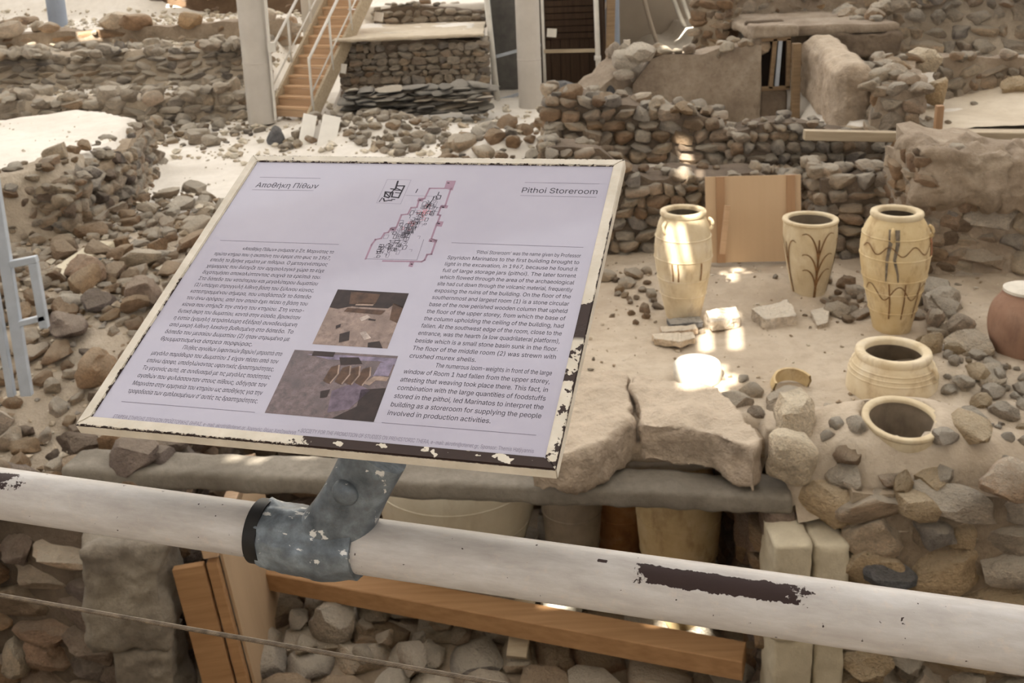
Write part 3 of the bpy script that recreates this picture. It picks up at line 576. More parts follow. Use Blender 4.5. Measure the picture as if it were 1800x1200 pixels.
# terraces on the upper right
rubble_wall('wall_terrace_upper', (4.55, 13.6), (8.2, 13.2), -.8, (.1, .0), .6, .26, .17, [('stone_pale', 4), ('stone_warm', 2), ('stone_grey', 1)], 114, 'coarse rubble slope at the upper right corner', 'rubble_earth', lambda u: .35*sst(u, .3, .8)+fn(u*1.6, 2, 3)*.15, .3, 60, 'fine', .6, .35, .9, .4)
rubble_wall('wall_terrace_ridge', (5.15, 12.25), (7.6, 11.9), -.75, (-.2, -.3), .35, .2, .13, [('stone_warm', 3), ('stone_pale', 2)], 115, 'low ridge of small stones behind the dusty terrace', 'plaster_tan', lambda u: fn(u*2, 6, 3)*.06, .2, 30, 'round', .1, .3, .9, .3)
rubble_wall('wall_terrace_left', (3.75, 10.75), (4.2, 12.3), -.8, (-.28, -.15), .45, .22, .14, [('stone_warm', 3), ('stone_pale', 2), ('stone_brown', 1)], 116, 'rubble side wall left of the dusty terrace', 'plaster_tan', lambda u: fn(u*2, 8, 3)*.08, .2, 16, 'block', .2, .3, 1.1, .35)
HT = lambda x, y: -.68+fn(x*1.5, y*1.5, 6)*.03+.22*sst(x, 4.9, 6.5)*sst(y, 10.8, 12)
TR = terrain('ground_terrace', 4.0, 9, 10.55, 12.4, .08, HT, 'dust_terrace', 'pale dusty terrace top above the horizontal timber')
scatter(TR, [(4.1, 10.7), (4.7, 10.8), (4.6, 12), (4.3, 12)], HT, 16, (.08, .3), [('stone_warm', 2), ('stone_grey', 2), ('stone_pale', 1)], 117, 'round', .2)
scatter(TR, [(4.7, 10.7), (8, 10.7), (8, 12), (4.8, 12)], HT, 14, (.05, .16), [('stone_warm', 2), ('stone_pale', 2)], 118, 'round', .35)
rubble_wall('wall_terrace_front', (4.25, 10.62), (7.2, 10.4), -1.3, (-.72, -.78), .3, .22, .14, [('stone_warm', 3), ('stone_pale', 1)], 119, 'lumpy earthen front edge of the dusty terrace', 'dust_terrace', None, .2, 0, 'round', .05, .3)
part_box(None, 'floor_hollow_shade', (4.6, 9.2, -1.35), (7, 10.4, -1.3), 'shade_black', .01); tag(bpy.data.objects['floor_hollow_shade'], 'slab coloured as deep shade in the hollow below the terrace timber', None, None, 'structure')  # near-black slab painted as the shade of the hollow
# ------------------------------------------------------------------ left terraces
FL = [('stone_pale', 5), ('stone_grey', 2), ('stone_warm', 2)]
rubble_wall('wall_terrace_low', (-10.5, 17.4), (-4.5, 17.1), -1.6, (-1.1, -1.05), .5, .28, .13, FL, 121, 'long low line of pale stones behind the plateau', 'rubble_earth', lambda u: fn(u, 4, 0)*.12, .3, 40, 'block', .3, .35, 1.1, .25)
rubble_wall('wall_terrace_middle', (-11, 19.5), (-4.6, 19.0), -1.2, (-.62, -.5), .6, .28, .12, FL, 122, 'broad pale terrace of tumbled stones left of the grey column', 'rubble_earth', lambda u: fn(u*.8, 2, 0)*.12, .3, 60, 'block', .9, .3, 1.1, .25)
rubble_wall('wall_terrace_mud', (-15, 22.6), (-4.5, 22.0), -.8, (-.45, -.25), .5, .6, .3, [('stone_warm', 2), ('stone_brown', 1)], 123, 'smooth tan mud wall across the upper left', 'plaster_tan', lambda u: fn(u*.7, 1, 0)*.1, .25, 12, 'round', .1, .05)
rubble_wall('wall_bank_dark', (-11, 26.3), (-4.4, 24.6), -.8, (.35, .25), .8, .5, .22, [('stone_brown', 2), ('stone_dark', 3)], 124, 'dark brown earth bank at the upper left', 'dark_earth', lambda u: fn(u*.8, 9, 0)*.12, .4, 8, 'fine', .5, .1)
rubble_wall('wall_bank_left', (-17, 24.5), (-11.2, 23.6), -.8, (-.2, -.3), .8, .5, .22, [('stone_brown', 2), ('stone_dark', 2), ('stone_warm', 1)], 125, 'low dark bank at the far left below the blue column', 'dark_earth', lambda u: fn(u*.8, 5, 0)*.1, .4, 8, 'fine', .5, .1)
# ------------------------------------------------------------------ retaining walls beside the stairs
RW = [('stone_warm', 3), ('stone_grey', 3), ('stone_pale', 5)]
rubble_wall('wall_retaining', (-2.85, 17.95), (-.42, 17.7), (-1.3, -1.45), (-.27, -.36), .35, .155, .115, RW, 131, 'tall dry stone retaining wall right of the wooden stairs', 'mortar_dark', None, .16, 0, 'block', .02, .5)
part_box(bpy.data.objects['wall_retaining'], 'wall_coping', (-2.95, 17.6, -.3), (-.38, 20.0, -.24), 'dust_terrace', .02, 2)
rubble_wall('wall_retaining_upper', (-2.5, 20.0), (-.4, 19.8), -.35, (.02, .0), .5, .2, .12, RW, 132, 'upper tier of dry stones above the retaining wall', 'mortar_dark', lambda u: .06*math.sin(u*2), .18, 14, 'round', .1, .38)
part_box(bpy.data.objects['wall_retaining_upper'], 'dust_top', (-2.7, 20.1, -.2), (-.3, 24, .08), 'dust_pale', .03, 1)
SLT = empty('wall_slate_stack', (-1.6, 16.4, -1.35)); tag(SLT, 'stack of thin grey slates in front of the retaining wall', None, None, 'structure'); rg = random.Random(7)
for j in range(9):
    x = -1.25+.03*j+rg.random()*.1
    while x < 1.15-.02*j:
        w = rg.uniform(.22, .5); stone('slate', (x+w/2, rg.uniform(-.12, .12)+.02*j, .04+j*.045), (w*1.1, rg.uniform(.35, .6), .06), pick(rg, [('stone_slate', 4), ('stone_grey', 1)]), 'flat', rg.randrange(NSH), (rg.uniform(-.06, .1), rg.uniform(-.1, .1), rg.uniform(-.3, .3)), SLT); x += w*.85
# ------------------------------------------------------------------ columns, stairs, scaffold
def column(name, label, x, y, z0, z1, r, mat, joints=()):
    e = empty(name, (x, y, z0)); tag(e, label, None, None, 'structure')
    MB().lathe([(0, 0), (r, 0), (r, z1-z0), (0, z1-z0)], 40).obj('shaft', mat, e, True, 40)
    for j in joints: MB().lathe([(r, j-.012), (r+.006, j-.008), (r+.006, j+.008), (r, j+.012)], 40).obj('joint_ring', mat, e, True)
    return e
column('column_grey', 'thick grey round column left of the wooden stairs', -4.02, 16.75, -1.45, 5.3, .22, 'column_paint', (.98,))
column('column_far_blue', 'bluish grey round column at the far upper left', -9.95, 23.5, -.75, 5.3, .2, 'column_blue')
column('column_middle', 'pale round column in front of the dark scaffold bay', .36, 17.45, -1.6, 5.3, .2, 'column_paint', (.92,))
column('column_behind', 'grey round column behind the scaffold at the vaulted sheet', 2.0, 20.2, -1.2, 5.3, .18, 'column_blue')
MB().beam((-3.78, 16.66, -1.4), (-3.72, 16.66, 5.0), .035, .05, (0, 1, 0)).obj('cable_duct', 'metal_white'); tag(bpy.data.objects['cable_duct'], 'narrow white cable duct on the grey column', 'duct')
o = MB().box((-3.72, 16.6, -.22), (.12, .05, .15)).obj('junction_box', 'metal_white'); tag(o, 'small white junction box on the grey column duct', 'box')
part_box(None, 'wall_white_panel', (-3.75, 19.4, -.7), (-2.9, 19.5, 3), 'panel_white', 0); tag(bpy.data.objects['wall_white_panel'], 'smooth pale panel behind the stair railing', None, None, 'structure')
ST = empty('staircase', (-3.56, 16.95, -1.42)); ST.rotation_euler = (0, 0, -math.atan2(1.0, 2.2)); tag(ST, 'light wooden staircase with white metal handrails', 'stairs')
NS, RI, RU, WD_ = 15, .148, .165, .74
for k in range(NS):
    me = MB().box((0, k*RU+.09, (k+1)*RI), (WD_, .2, .035)).mesh('tread', 'wood_step'); put('tread', me, ST)
    put('riser', MB().box((0, k*RU+.012, (k+.5)*RI-.01), (WD_, .018, RI-.03)).mesh('riser', 'wood_peach'), ST)
for s in (-1, 1): MB().beam((s*(WD_/2+.025), -.1, -.04), (s*(WD_/2+.025), NS*RU, NS*RI+.06), .05, .26).obj('stringer', 'wood_grey', ST)
for s in (-1, 1):
    o = MB().tube([(s*.41, .0, .12), (s*.41, .0, .95), (s*.41, .04, 1.0), (s*.41, NS*RU, NS*RI+1.0)], .024, 10).obj('handrail', 'metal_white', ST, True)
    MB().tube([(s*.41, .0, .42), (s*.41, NS*RU, NS*RI+.42)], .014, 8).obj('mid_rail', 'metal_white', ST, True)
    for k in range(0, NS, 4): MB().tube([(s*.41, k*RU, k*RI+.1), (s*.41, k*RU, k*RI+1.0)], .02, 8).obj('baluster', 'metal_white', ST, True)
for k, z in ((4, .34), (11, .36)):
    o = MB().box((.43, k*RU-.02, k*RI+z), (.17, .02, .16)).obj('notice_card', 'card_white', ST); o.rotation_euler = (-.25, .12, .1)
# scaffold bay
SB = empty('scaffold_bay', (.6, 18.45, -1.7)); tag(SB, 'white scaffold frame around a dark timbered opening', 'scaffold')
for a, b, r in (((-.93, -.2, 2.2), (-.8, -.2, .1), .05), ((.05, .3, 2.2), (.06, .3, 0), .028), ((.97, -.1, 2.2), (1.0, -.1, .2), .045)):
    MB().tube([a, b], r, 12).obj('standard', 'metal_white', SB, True)
for z in (.98, .25): MB().beam((.06, .25, z), (1.0, .1, z), .05, .06).obj('ledger', 'wood_grey', SB)
for z in (1.0, .22): MB().beam((-.8, -.05, z-.04), (.0, .3, z+.1), .04, .05).obj('ledger', 'metal_blue', SB)
for z in (.87, .42): MB().tube([(.985, -.1, z-.04), (.985, -.1, z+.04)], .06, 12).obj('coupler', 'metal_white', SB, True)
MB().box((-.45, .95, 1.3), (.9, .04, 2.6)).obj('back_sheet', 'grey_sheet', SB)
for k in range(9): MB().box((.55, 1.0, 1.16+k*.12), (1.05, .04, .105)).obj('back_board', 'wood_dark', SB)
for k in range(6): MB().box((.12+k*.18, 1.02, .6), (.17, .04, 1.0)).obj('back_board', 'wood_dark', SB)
MB().box((.55, 1.08, 1.3), (1.1, .04, 2.6)).obj('dark_back', 'shade_black', SB)  # black sheet added for the shade behind the boards
MB().box((.4, .75, -.02), (2.0, 1.2, .04)).obj('bay_floor_shade', 'shade_black', SB)
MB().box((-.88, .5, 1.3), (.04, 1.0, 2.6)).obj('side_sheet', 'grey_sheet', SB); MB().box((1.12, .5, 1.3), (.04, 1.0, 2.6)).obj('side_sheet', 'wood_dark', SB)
o = MB().box((.1, .24, 1.32), (.17, .02, .15)).obj('notice_card', 'card_white', SB); o.rotation_euler = (0, .1, .1)
o = MB().beam((1.75, 18.0, -1.2), (1.9, 18.6, 1.2), .14, .12, (0, 1, 0)).obj('timber_prop', 'wood_old'); tag(o, 'rough brown timber prop beside the scaffold bay', 'prop')
o = MB().box((1.98, 17.3, -.72), (.11, .05, .62)).obj('white_board', 'panel_white'); tag(o, 'narrow white board standing before the vaulted sheet', 'board'); o.rotation_euler = (0, .0, .0)
# vaulted sheet with its ribs and modelled sun streaks
VS = empty('vaulted_sheet', (3.2, 20, -1.4)); tag(VS, 'curved pale vault sheet with ribs and white tubes drawn as sun streaks behind the plastered wall', None, None, 'structure'); VS['kind'] = 'structure'; VS.name = 'wall_vault'
rad = 3.4
m = MB(); NV = 24
for j in range(2):
    for i in range(NV+1):
        t = math.radians(92)*i/NV; m.v.append((-1.6+rad*(1-math.cos(t)), (0, 3.2)[j]-.25*rad*math.sin(t)*0, rad*math.sin(t)))
m.f = [(i, i+1, NV+2+i, NV+1+i) for i in range(NV)]; o = m.obj('sheet', 'arch_skin', VS, True)
sd = o.modifiers.new('thick', 'SOLIDIFY'); sd.thickness = .04
for y in (.15, .55, 1.1, 2.0):
    MB().tube([(-1.6+rad*(1-math.cos(math.radians(92)*i/NV))+.03, y, rad*math.sin(math.radians(92)*i/NV)) for i in range(NV+1)], .05, 8).obj('rib', 'metal_white', VS, True)
MB().box((.6, 3.3, 1.5), (5.5, .06, 4.0)).obj('end_sheet', 'arch_skin', VS)
for k, (a, b, c) in enumerate((((1168, -60), (1183, 10), (1212, 62)), ((1184, -60), (1199, 10), (1226, 62)), ((1120, -60), (1134, 20), (1160, 90)))):
    P = [aty(*[(1-t)**2*a[q]+2*t*(1-t)*b[q]+t*t*c[q] for q in (0, 1)], 21.9)-np.array([3.2, 20, -1.4]) for t in np.linspace(0, 1, 14)]
    MB().tube(P, .045, 8).obj('streak_rib', 'metal_white' if k < 2 else 'arch_skin', VS, True)  # the two white tubes stand in for sun streaks on the vault
# ------------------------------------------------------------------ storage jars
def clay_mat(name, a, b, c, stain=(150, 112, 70), amt=.5, sc=5):
    g = NG(name); v = g.coord(); n1 = g.noise(v, sc, 6, .6); n2 = g.noise(g.scalev(v, (3, 3, 1.2)), sc*.6, 5, .65); n3 = g.noise(v, sc*9, 4, .7)
    base = g.ramp(n1, [(.3, a), (.52, b), (.72, c)]); g.col(g.mix(g.math('MULTIPLY', g.step(n2, .52, .72), amt), base, stain)); g.rough(.75)
    g.bump(g.math('ADD', n1, g.math('MULTIPLY', n3, .3)), .3, .012); MAT[name] = g.m
clay_mat('clay_cream', (204, 182, 144), (218, 200, 166), (226, 212, 188))
clay_mat('clay_tan', (198, 178, 142), (208, 190, 156), (218, 203, 172), amt=.35)
clay_mat('clay_ochre', (200, 172, 122), (210, 186, 140), (222, 204, 164), (140, 92, 52), .55)
clay_mat('clay_red', (140, 104, 84), (156, 120, 98), (166, 132, 110), (110, 82, 70), .5)
clay_mat('clay_pit', (176, 150, 104), (196, 170, 124), (206, 184, 142), (120, 84, 46), .5)
clay_mat('clay_rust', (140, 92, 52), (166, 114, 66), (190, 146, 96), (96, 62, 38), .6)
clay_mat('clay_white', (206, 194, 168), (216, 206, 182), (224, 216, 196), (170, 150, 118), .4, 3)
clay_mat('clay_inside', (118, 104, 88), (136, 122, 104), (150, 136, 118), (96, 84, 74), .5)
plain_mat('paint_brown', (134, 98, 62), .8, 0, .25, 30)
plain_mat('paint_dark', (124, 112, 98), .8, 0, .3, 30)
plain_mat('paint_red', (168, 112, 78), .8, 0, .2, 30)
plain_mat('lid_stone', (214, 206, 192), .85, 0, .1)
def interp(prof, z):
    for (r0, z0), (r1, z1) in zip(prof[:-1], prof[1:]):
        if z0 <= z <= z1: return r0+(r1-r0)*(z-z0)/(z1-z0)
    return prof[-1][0]
def smoothprof(pts, n=40):
    out = []
    P = [pts[0]]+pts+[pts[-1]]; seg = len(pts)-1; k = max(2, n//seg)
    for i in range(seg):
        p0, p1, p2, p3 = P[i], P[i+1], P[i+2], P[i+3]
        for j in range(k):
            t = j/k; out.append(tuple(.5*((2*p1[q])+(-p0[q]+p2[q])*t+(2*p0[q]-5*p1[q]+4*p2[q]-p3[q])*t*t+(-p0[q]+3*p1[q]-3*p2[q]+p3[q])*t**3) for q in (0, 1)))
    out.append(pts[-1]); return out
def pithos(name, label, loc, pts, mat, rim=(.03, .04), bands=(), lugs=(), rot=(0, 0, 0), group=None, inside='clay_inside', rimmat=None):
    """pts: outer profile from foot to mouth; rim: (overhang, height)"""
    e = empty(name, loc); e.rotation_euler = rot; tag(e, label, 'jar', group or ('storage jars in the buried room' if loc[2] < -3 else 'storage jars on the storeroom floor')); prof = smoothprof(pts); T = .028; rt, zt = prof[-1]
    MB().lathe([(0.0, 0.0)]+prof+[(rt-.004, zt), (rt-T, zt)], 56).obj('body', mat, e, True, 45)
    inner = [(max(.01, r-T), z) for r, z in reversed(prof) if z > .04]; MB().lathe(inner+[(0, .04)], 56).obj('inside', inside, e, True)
    o, h = rim; ri = rt-T-.004
    MB().lathe([(ri, zt-h*.6), (rt+.002, zt-h*.8), (rt+o*.8, zt-h*.7), (rt+o, zt-h*.3), (rt+o*.85, zt+h*.12), (rt+o*.35, zt+h*.22), (ri+.008, zt+h*.15), (ri, zt-h*.05), (ri, zt-h*.6)], 64).obj('rim', rimmat or mat, e, True, 60)
    for z, w in bands:
        r = interp(prof, z); MB().lathe([(r-.004, z-w), (r+.006, z-w*.4), (r+.006, z+w*.4), (r-.004, z+w)], 56).obj('raised_band', mat, e, True)
    for th, z in lugs:
        r = interp(prof, z)
        P = [(math.cos(th)*(r+.035*math.sin(t)), math.sin(th)*(r+.035*math.sin(t)), z+.045*math.cos(t)) for t in np.linspace(0, math.pi, 9)]
        MB().tube(P, .014, 8).obj('handle', mat, e, True)
    e['prof'] = 0; del e['prof']; return e, prof
def painted(e, prof, name, pts, w, mat):
    """a painted stroke: a ribbon lying on the jar's surface; pts are (angle, height)"""
    if len(pts) < 10:
        q = pts; k = 24; pts = [(np.interp(i/k*(len(q)-1), range(len(q)), [a[0] for a in q]), np.interp(i/k*(len(q)-1), range(len(q)), [a[1] for a in q])) for i in range(k+1)]
    V = []; n = len(pts)
    for i, (th, z) in enumerate(pts):
        a, b = pts[max(i-1, 0)], pts[min(i+1, n-1)]; r = interp(prof, z); dx, dz = (b[0]-a[0])*r, b[1]-a[1]; L = math.hypot(dx, dz) or 1
        ww = w[0]+(w[1]-w[0])*i/max(1, n-1) if isinstance(w, tuple) else w
        for s in (-1, 1):
            t2 = th+s*ww/2*(-dz/L)/r; z2 = z+s*ww/2*dx/L; r2 = interp(prof, min(max(z2, prof[0][1]), prof[-1][1]))+.0055
            V.append((r2*math.cos(t2), r2*math.sin(t2), z2))
    return MB().add(V, [(2*i, 2*i+1, 2*i+3, 2*i+2) for i in range(n-1)]).obj(name, mat, e, True)
FR = -math.pi/2                                   # the side turned to the walkway
def arc(t0, t1, z, n=24): return [(t0+(t1-t0)*i/n, z) for i in range(n+1)]
# 1: spouted jar by the plywood panel
j1 = J1
e, p = pithos('storage_jar', 'cream storage jar with sunlit shoulder left of the plywood panel', (*j1, -1.62), [(.135, 0), (.15, .06), (.19, .25), (.225, .48), (.23, .62), (.205, .78), (.17, .87), (.165, .9)], 'clay_cream', (.02, .04), ((.70, .008), (.53, .008), (.36, .008), (.22, .008)), ((FR-.9, .8), (FR+1.3, .8)))
for th in (-.55, -.35, .5): painted(e, p, 'painted_streak', [(FR+th, .52), (FR+th+.02, .44), (FR+th+.01, .37)], .012, 'paint_brown')
# 2: jar with painted reeds
j2 = J2
e, p = pithos('storage_jar', 'tapering storage jar painted with a branching reed', (*j2, -1.62), [(.125, 0), (.14, .06), (.19, .3), (.218, .5), (.222, .62), (.212, .69)], 'clay_tan', (.018, .03))
for d in (0,):
    painted(e, p, 'painted_stem', [(FR+.05, .02+.55*i/12) for i in range(13)], (.022, .012), 'paint_brown')
    for k, (z0, z1) in enumerate(((.12, .3), (.24, .44), (.38, .62))):
        for s in (-1, 1):
            painted(e, p, 'painted_leaf', [(FR+.05+s*.62*t**1.4, z0+(z1-z0)*math.sin(t*1.9)) for t in np.linspace(0, 1, 12)], (.016, .006), 'paint_brown')
    for s in (-1.35, 1.35): 
        painted(e, p, 'painted_stem', [(FR+.05+s, .02+.5*i/12) for i in range(13)], (.02, .01), 'paint_brown')
        for q in (-1, 1): painted(e, p, 'painted_leaf', [(FR+.05+s+q*.5*t**1.4, .25+.3*math.sin(t*1.9)) for t in np.linspace(0, 1, 10)], (.016, .006), 'paint_brown')
# 3: tall pithos with dark drips
j3 = J3
e, p = pithos('storage_jar', 'tall ochre storage jar with dark drips and raised bands', (*j3, -1.62), [(.135, 0), (.155, .1), (.20, .3), (.245, .52), (.258, .68), (.24, .82), (.185, .93), (.165, .96)], 'clay_ochre', (.03, .045), ((.80, .009), (.64, .009), (.47, .007), (.36, .007), (.2, .007)), ((FR+.95, .84), (FR-.45, .84)), rimmat='clay_tan')
for dx in (-.52, -.32): painted(e, p, 'painted_drip', [(FR+dx, .88), (FR+dx+.02, .78), (FR+dx-.05, .66), (FR+dx-.06+(.12 if dx > -.4 else 0), .54), (FR+dx-.08+(.16 if dx > -.4 else 0), .48)], (.034, .008), 'paint_dark')
painted(e, p, 'painted_drip', [(FR+.98, .80), (FR+1.0, .72), (FR+.98, .65)], .05, 'paint_red')
for k in range(2): painted(e, p, 'painted_wave', [(FR-1.4+2.8*i/40, .72+.035*math.sin(i*.62+k)*(1 if k == 0 else 0)-.34*k+.06*k*math.sin(i*.45)) for i in range(41)], .008, 'paint_brown')
for th in (-.5, 0, .55): painted(e, p, 'painted_streak', [(FR+th, .46), (FR+th+.03, .3), (FR+th, .16)], .01, 'paint_brown')
# 4, 5: jars sunk in the floor
j4 = J4
pithos('storage_jar', 'wide mouthed cream jar sunk to its shoulder in the floor', (j4[0], j4[1]+.06, -1.95), [(.22, 0), (.28, .2), (.30, .36), (.28, .5), (.235, .59), (.215, .62)], 'clay_cream', (.034, .055), ((.54, .006), (.51, .006), (.48, .006)), ((FR+.75, .52),), inside='clay_inside')
e, p = pithos('storage_jar', 'broken jar mouth buried level with the floor in front', (J5[0], J5[1], -1.85), [(.12, 0), (.19, .2), (.225, .36), (.22, .44)], 'clay_tan', (.012, .03), rot=(math.radians(9), 0, 0))
# red jar with a stone lid
jr = JR
e, p = pithos('storage_jar', 'reddish jar with a pale stone lid at the right edge', (jr[0]+.02, jr[1]+.05, -1.58), [(.14, 0), (.2, .1), (.235, .24), (.22, .38), (.16, .48), (.14, .5)], 'clay_red', (.012, .02))
MB().lathe([(0, .5), (.13, .5), (.15, .51), (.15, .53), (.12, .545), (0, .55)], 32).obj('lid', 'lid_stone', e, True, 50)
# potsherd
js = xy(1392, 678, -1.58); sh = MB(); sh.lathe([(.13, 0), (.15, .05), (.135, .1), (.12, .1), (.135, .05), (.115, 0)], 26, (0, 0, 0), .2, 3.3); o = sh.obj('potsherd', 'clay_ochre', None, True, 40, loc=(js[0], js[1], -1.62), rot=(.25, 0, .1)); tag(o, 'curved ochre potsherd half buried beside the pale boulders', 'potsherd')
# buried jars
def buried(name, label, x, y, r, h, mat, z=-3.3, cat=None): 
    return pithos(name, label, (x, y, z), [(r*.5, 0), (r*.62, .1*h), (r*.86, .35*h), (r, .62*h), (r*.95, .78*h), (r*.72, .93*h), (r*.66, h)], mat, (.02, .04), ((.66*h, .008), (.45*h, .008)))
buried('storage_jar', 'yellowish buried jar with a raised band under the beam', 1.06, 6.5, .29, 1.32, 'clay_pit')
buried('storage_jar', 'rust stained buried jar between the yellowish jar and the pale one', .71, 7.06, .24, 1.25, 'clay_rust')
buried('storage_jar', 'huge pale buried jar below the middle of the beam', -.5, 7.0, .6, 1.45, 'clay_white')
buried('storage_jar', 'grey brown buried jar just right of the huge pale one', .33, 6.72, .21, 1.2, 'clay_inside')
# ------------------------------------------------------------------ storeroom things
PN = empty('plywood_sheet', (*xy(1325, 458, -1.56), -1.57)); PN.rotation_euler = (-.16, 0, -.06); tag(PN, 'square plywood panel with two battens leaning on the back wall', 'panel')
me = MB().box((0, 0, .40), (.87, .018, .8)).mesh('sheet', 'wood_ply'); put('sheet', me, PN)
for x in (-.30, .34): put('batten', MB().box((x, -.022, .4), (.075, .026, .8)).mesh('batten', 'wood_batten'), PN)
o = put('lath', MB().box((-.33, -.12, .3), (.05, .02, .45)).mesh('lath', 'wood_peach'), None, PN.location, (-.1, .12, 0)); tag(o, 'short sunlit lath leaning between jar and plywood panel', 'lath')
o = MB().lathe([(0, 0), (.165, 0), (.17, .03), (.168, .1), (.155, .115), (0, .12)], 40).obj('column_base', 'lid_stone', None, True, 40, loc=(*xy(1226, 652, -1.55), -1.6)); tag(o, 'round white stone column base in the sun on the floor', 'column base')
def slab(name, label, px, z0, z1, mat, amp=.03, cat='slab', cuts=5, sc=3, bev=.03):
    """flat stone: plan outline given by sighted corners of its top"""
    P = [xy(a, b, z1) for a, b in px]; cx = sum(p[0] for p in P)/len(P); cy = sum(p[1] for p in P)/len(P)
    n = len(P); A = sum(P[i][0]*P[(i+1) % n][1]-P[(i+1) % n][0]*P[i][1] for i in range(n))
    if A < 0: P = P[::-1]
    m = MB(); m.add([(x-cx, y-cy, 0) for x, y in P]+[(x-cx, y-cy, z1-z0) for x, y in P], [tuple(range(n-1, -1, -1)), tuple(range(n, 2*n))]+[(i, (i+1) % n, n+(i+1) % n, n+i) for i in range(n)])
    me = m.mesh('t', mat)
    o = put(name, rough_mesh(name, me, mat, amp, sc, cuts, cx*5+cy, True, (z1-z0)/9), None, (cx, cy, z0)); tag(o, label, cat, 'large slabs on the beam' if cat == 'slab' else 'flat stones on the storeroom floor'); return o
slab('stone_slab', 'large flat slab beside the sign edge, on the beam', [(960, 668), (1060, 650), (1104, 648), (1112, 738), (1060, 778), (985, 800), (930, 790)], -1.76, -1.5, 'slab_stone', .05)
slab('stone_slab', 'large flat slab between its twin and the cream boulders', [(1108, 660), (1185, 668), (1262, 676), (1342, 770), (1325, 792), (1245, 758), (1125, 745)], -1.76, -1.49, 'slab_stone', .045)
slab('flat_stone', 'thin greenish slate at the foot of the sunlit jar', [(1172, 560), (1232, 555), (1236, 565), (1178, 570)], -1.6, -1.55, 'stone_slate', .01, 'stone', 3, 6, .01)
slab('flat_stone', 'upper of two long flat stones below the greenish slate', [(1160, 574), (1222, 570), (1226, 578), (1164, 583)], -1.6, -1.56, 'stone_warm', .012, 'stone', 3, 6, .01)
slab('flat_stone', 'lower of two long flat stones below the greenish slate', [(1146, 587), (1220, 583), (1222, 593), (1196, 600), (1150, 595)], -1.6, -1.55, 'stone_warm', .012, 'stone', 3, 6, .01)
slab('flat_stone', 'sunlit flat stone right of the greenish slate', [(1240, 545), (1295, 538), (1302, 558), (1250, 566)], -1.6, -1.52, 'stone_pale', .012, 'stone', 3, 6, .015)
slab('flat_stone', 'thick worn block on the floor before the plywood panel', [(1318, 540), (1385, 528), (1404, 552), (1345, 562)], -1.62, -1.52, 'stone_pale', .025, 'stone', 4, 4, .02)
slab('flat_stone', 'pale flat stone on the floor beside the reed painted jar', [(1424, 545), (1458, 540), (1456, 566), (1436, 572)], -1.61, -1.57, 'stone_pale', .01, 'stone', 3, 5, .01)
def boulder(label, x, y, z, size, mat, i, rot=(0, 0, 0), kind='fine', name='boulder', cat='boulder', wall=None):
    p = atz(x, y, z)
    if wall: o = stone('stone', (p[0], p[1], z), size, mat, kind, i, rot, bpy.data.objects[wall]); o['label'] = label; return o
    o = stone(name, (p[0], p[1], z), size, mat, kind, i, rot); return tag(o, label, cat, 'loose boulders among the ruins')
boulder('upper smooth cream boulder at the right end of the beam', 1393, 738, -1.5, (.36, .36, .34), 'stone_cream', 1, (.2, .1, .4), 'smooth')
boulder('lower chipped cream boulder overhanging the right end of the beam', 1384, 804, -1.6, (.37, .3, .36), 'stone_cream', 3, (.1, .3, .2), 'smooth')
boulder('small grey stone wedged between slab and cream boulders', 1332, 728, -1.6, (.14, .12, .13), 'stone_grey', 4)
boulder('pale stone behind the large slab corner', 1296, 705, -1.58, (.22, .2, .14), 'stone_warm', 2, (.2, 0, .4))
boulder('dark grey cluster stone beside the buried column base', 1322, 685, -1.58, (.2, .14, .12), 'stone_warm', 6)
boulder('rough stone between the potsherd and the upper cream boulder', 1378, 702, -1.58, (.3, .2, .16), 'stone_warm', 5, (0, 0, .3))
boulder('crusted stone left of the broken jar mouth', 1474, 735, -1.6, (.26, .34, .2), 'stone_warm', 0, (0, 0, .5))
boulder('dark edged stone slab in front of the broken jar mouth', 1500, 800, -1.58, (.22, .18, .13), 'stone_brown', 2, (.2, .2, .7))
boulder('big ochre boulder on top of the pale jamb', 1478, 882, -1.88, (.62, .42, .3), 'stone_tan', 7, (0, .08, .1), 'block', wall='wall_front_right')
boulder('ledge stone right of the ochre boulder', 1605, 888, -1.78, (.3, .26, .16), 'stone_tan', 5, (0, 0, .3), 'block', wall='wall_front_right')
boulder('grooved grey boulder at the right edge above the front wall', 1775, 838, -1.58, (.36, .32, .24), 'stone_warm', 6, (0, .2, .5))
boulder('blue grey stone set in the front wall beside the pale jamb', 1548, 998, -2.2, (.42, .26, .24), 'stone_bluegrey', 1, (0, .15, 0), wall='wall_front_right')
boulder('speckled grey stone high in the front wall', 1640, 928, -1.95, (.26, .26, .2), 'stone_grey', 3, wall='wall_front_right')
boulder('lumpy earthy rock beside the reddish jar', 1706, 612, -1.5, (.42, .34, .3), 'stone_warm', 4, (0, .1, .4))
boulder('lumpy low rock in front of the reddish jar', 1740, 662, -1.52, (.28, .24, .2), 'stone_warm', 2, (0, .1, 1.4))
boulder('angular pale stone left of the tall ochre jar wall', 1655, 530, -1.5, (.36, .28, .26), 'stone_pale', 5, (0, .2, .4))
boulder('blue grey stone on the dusty court near the sign', 486, 240, -1.36, (.33, .3, .34), 'stone_bluegrey', 6)
o = MB().box((0, 0, .3), (.2, .05, .62)).obj('leaning_board', 'card_white', None, loc=(*xy(535, 262, -1.5), -1.5), rot=(-.8, .3, .2)); tag(o, 'pale flat board lying beside the blue grey stone', 'board')
o = MB().box((0, 0, .3), (.26, .05, .6)).obj('leaning_board', 'card_white', None, loc=(*xy(572, 262, -1.5), -1.5), rot=(-.85, .25, .1)); tag(o, 'second pale flat board right of the first on the court', 'board')
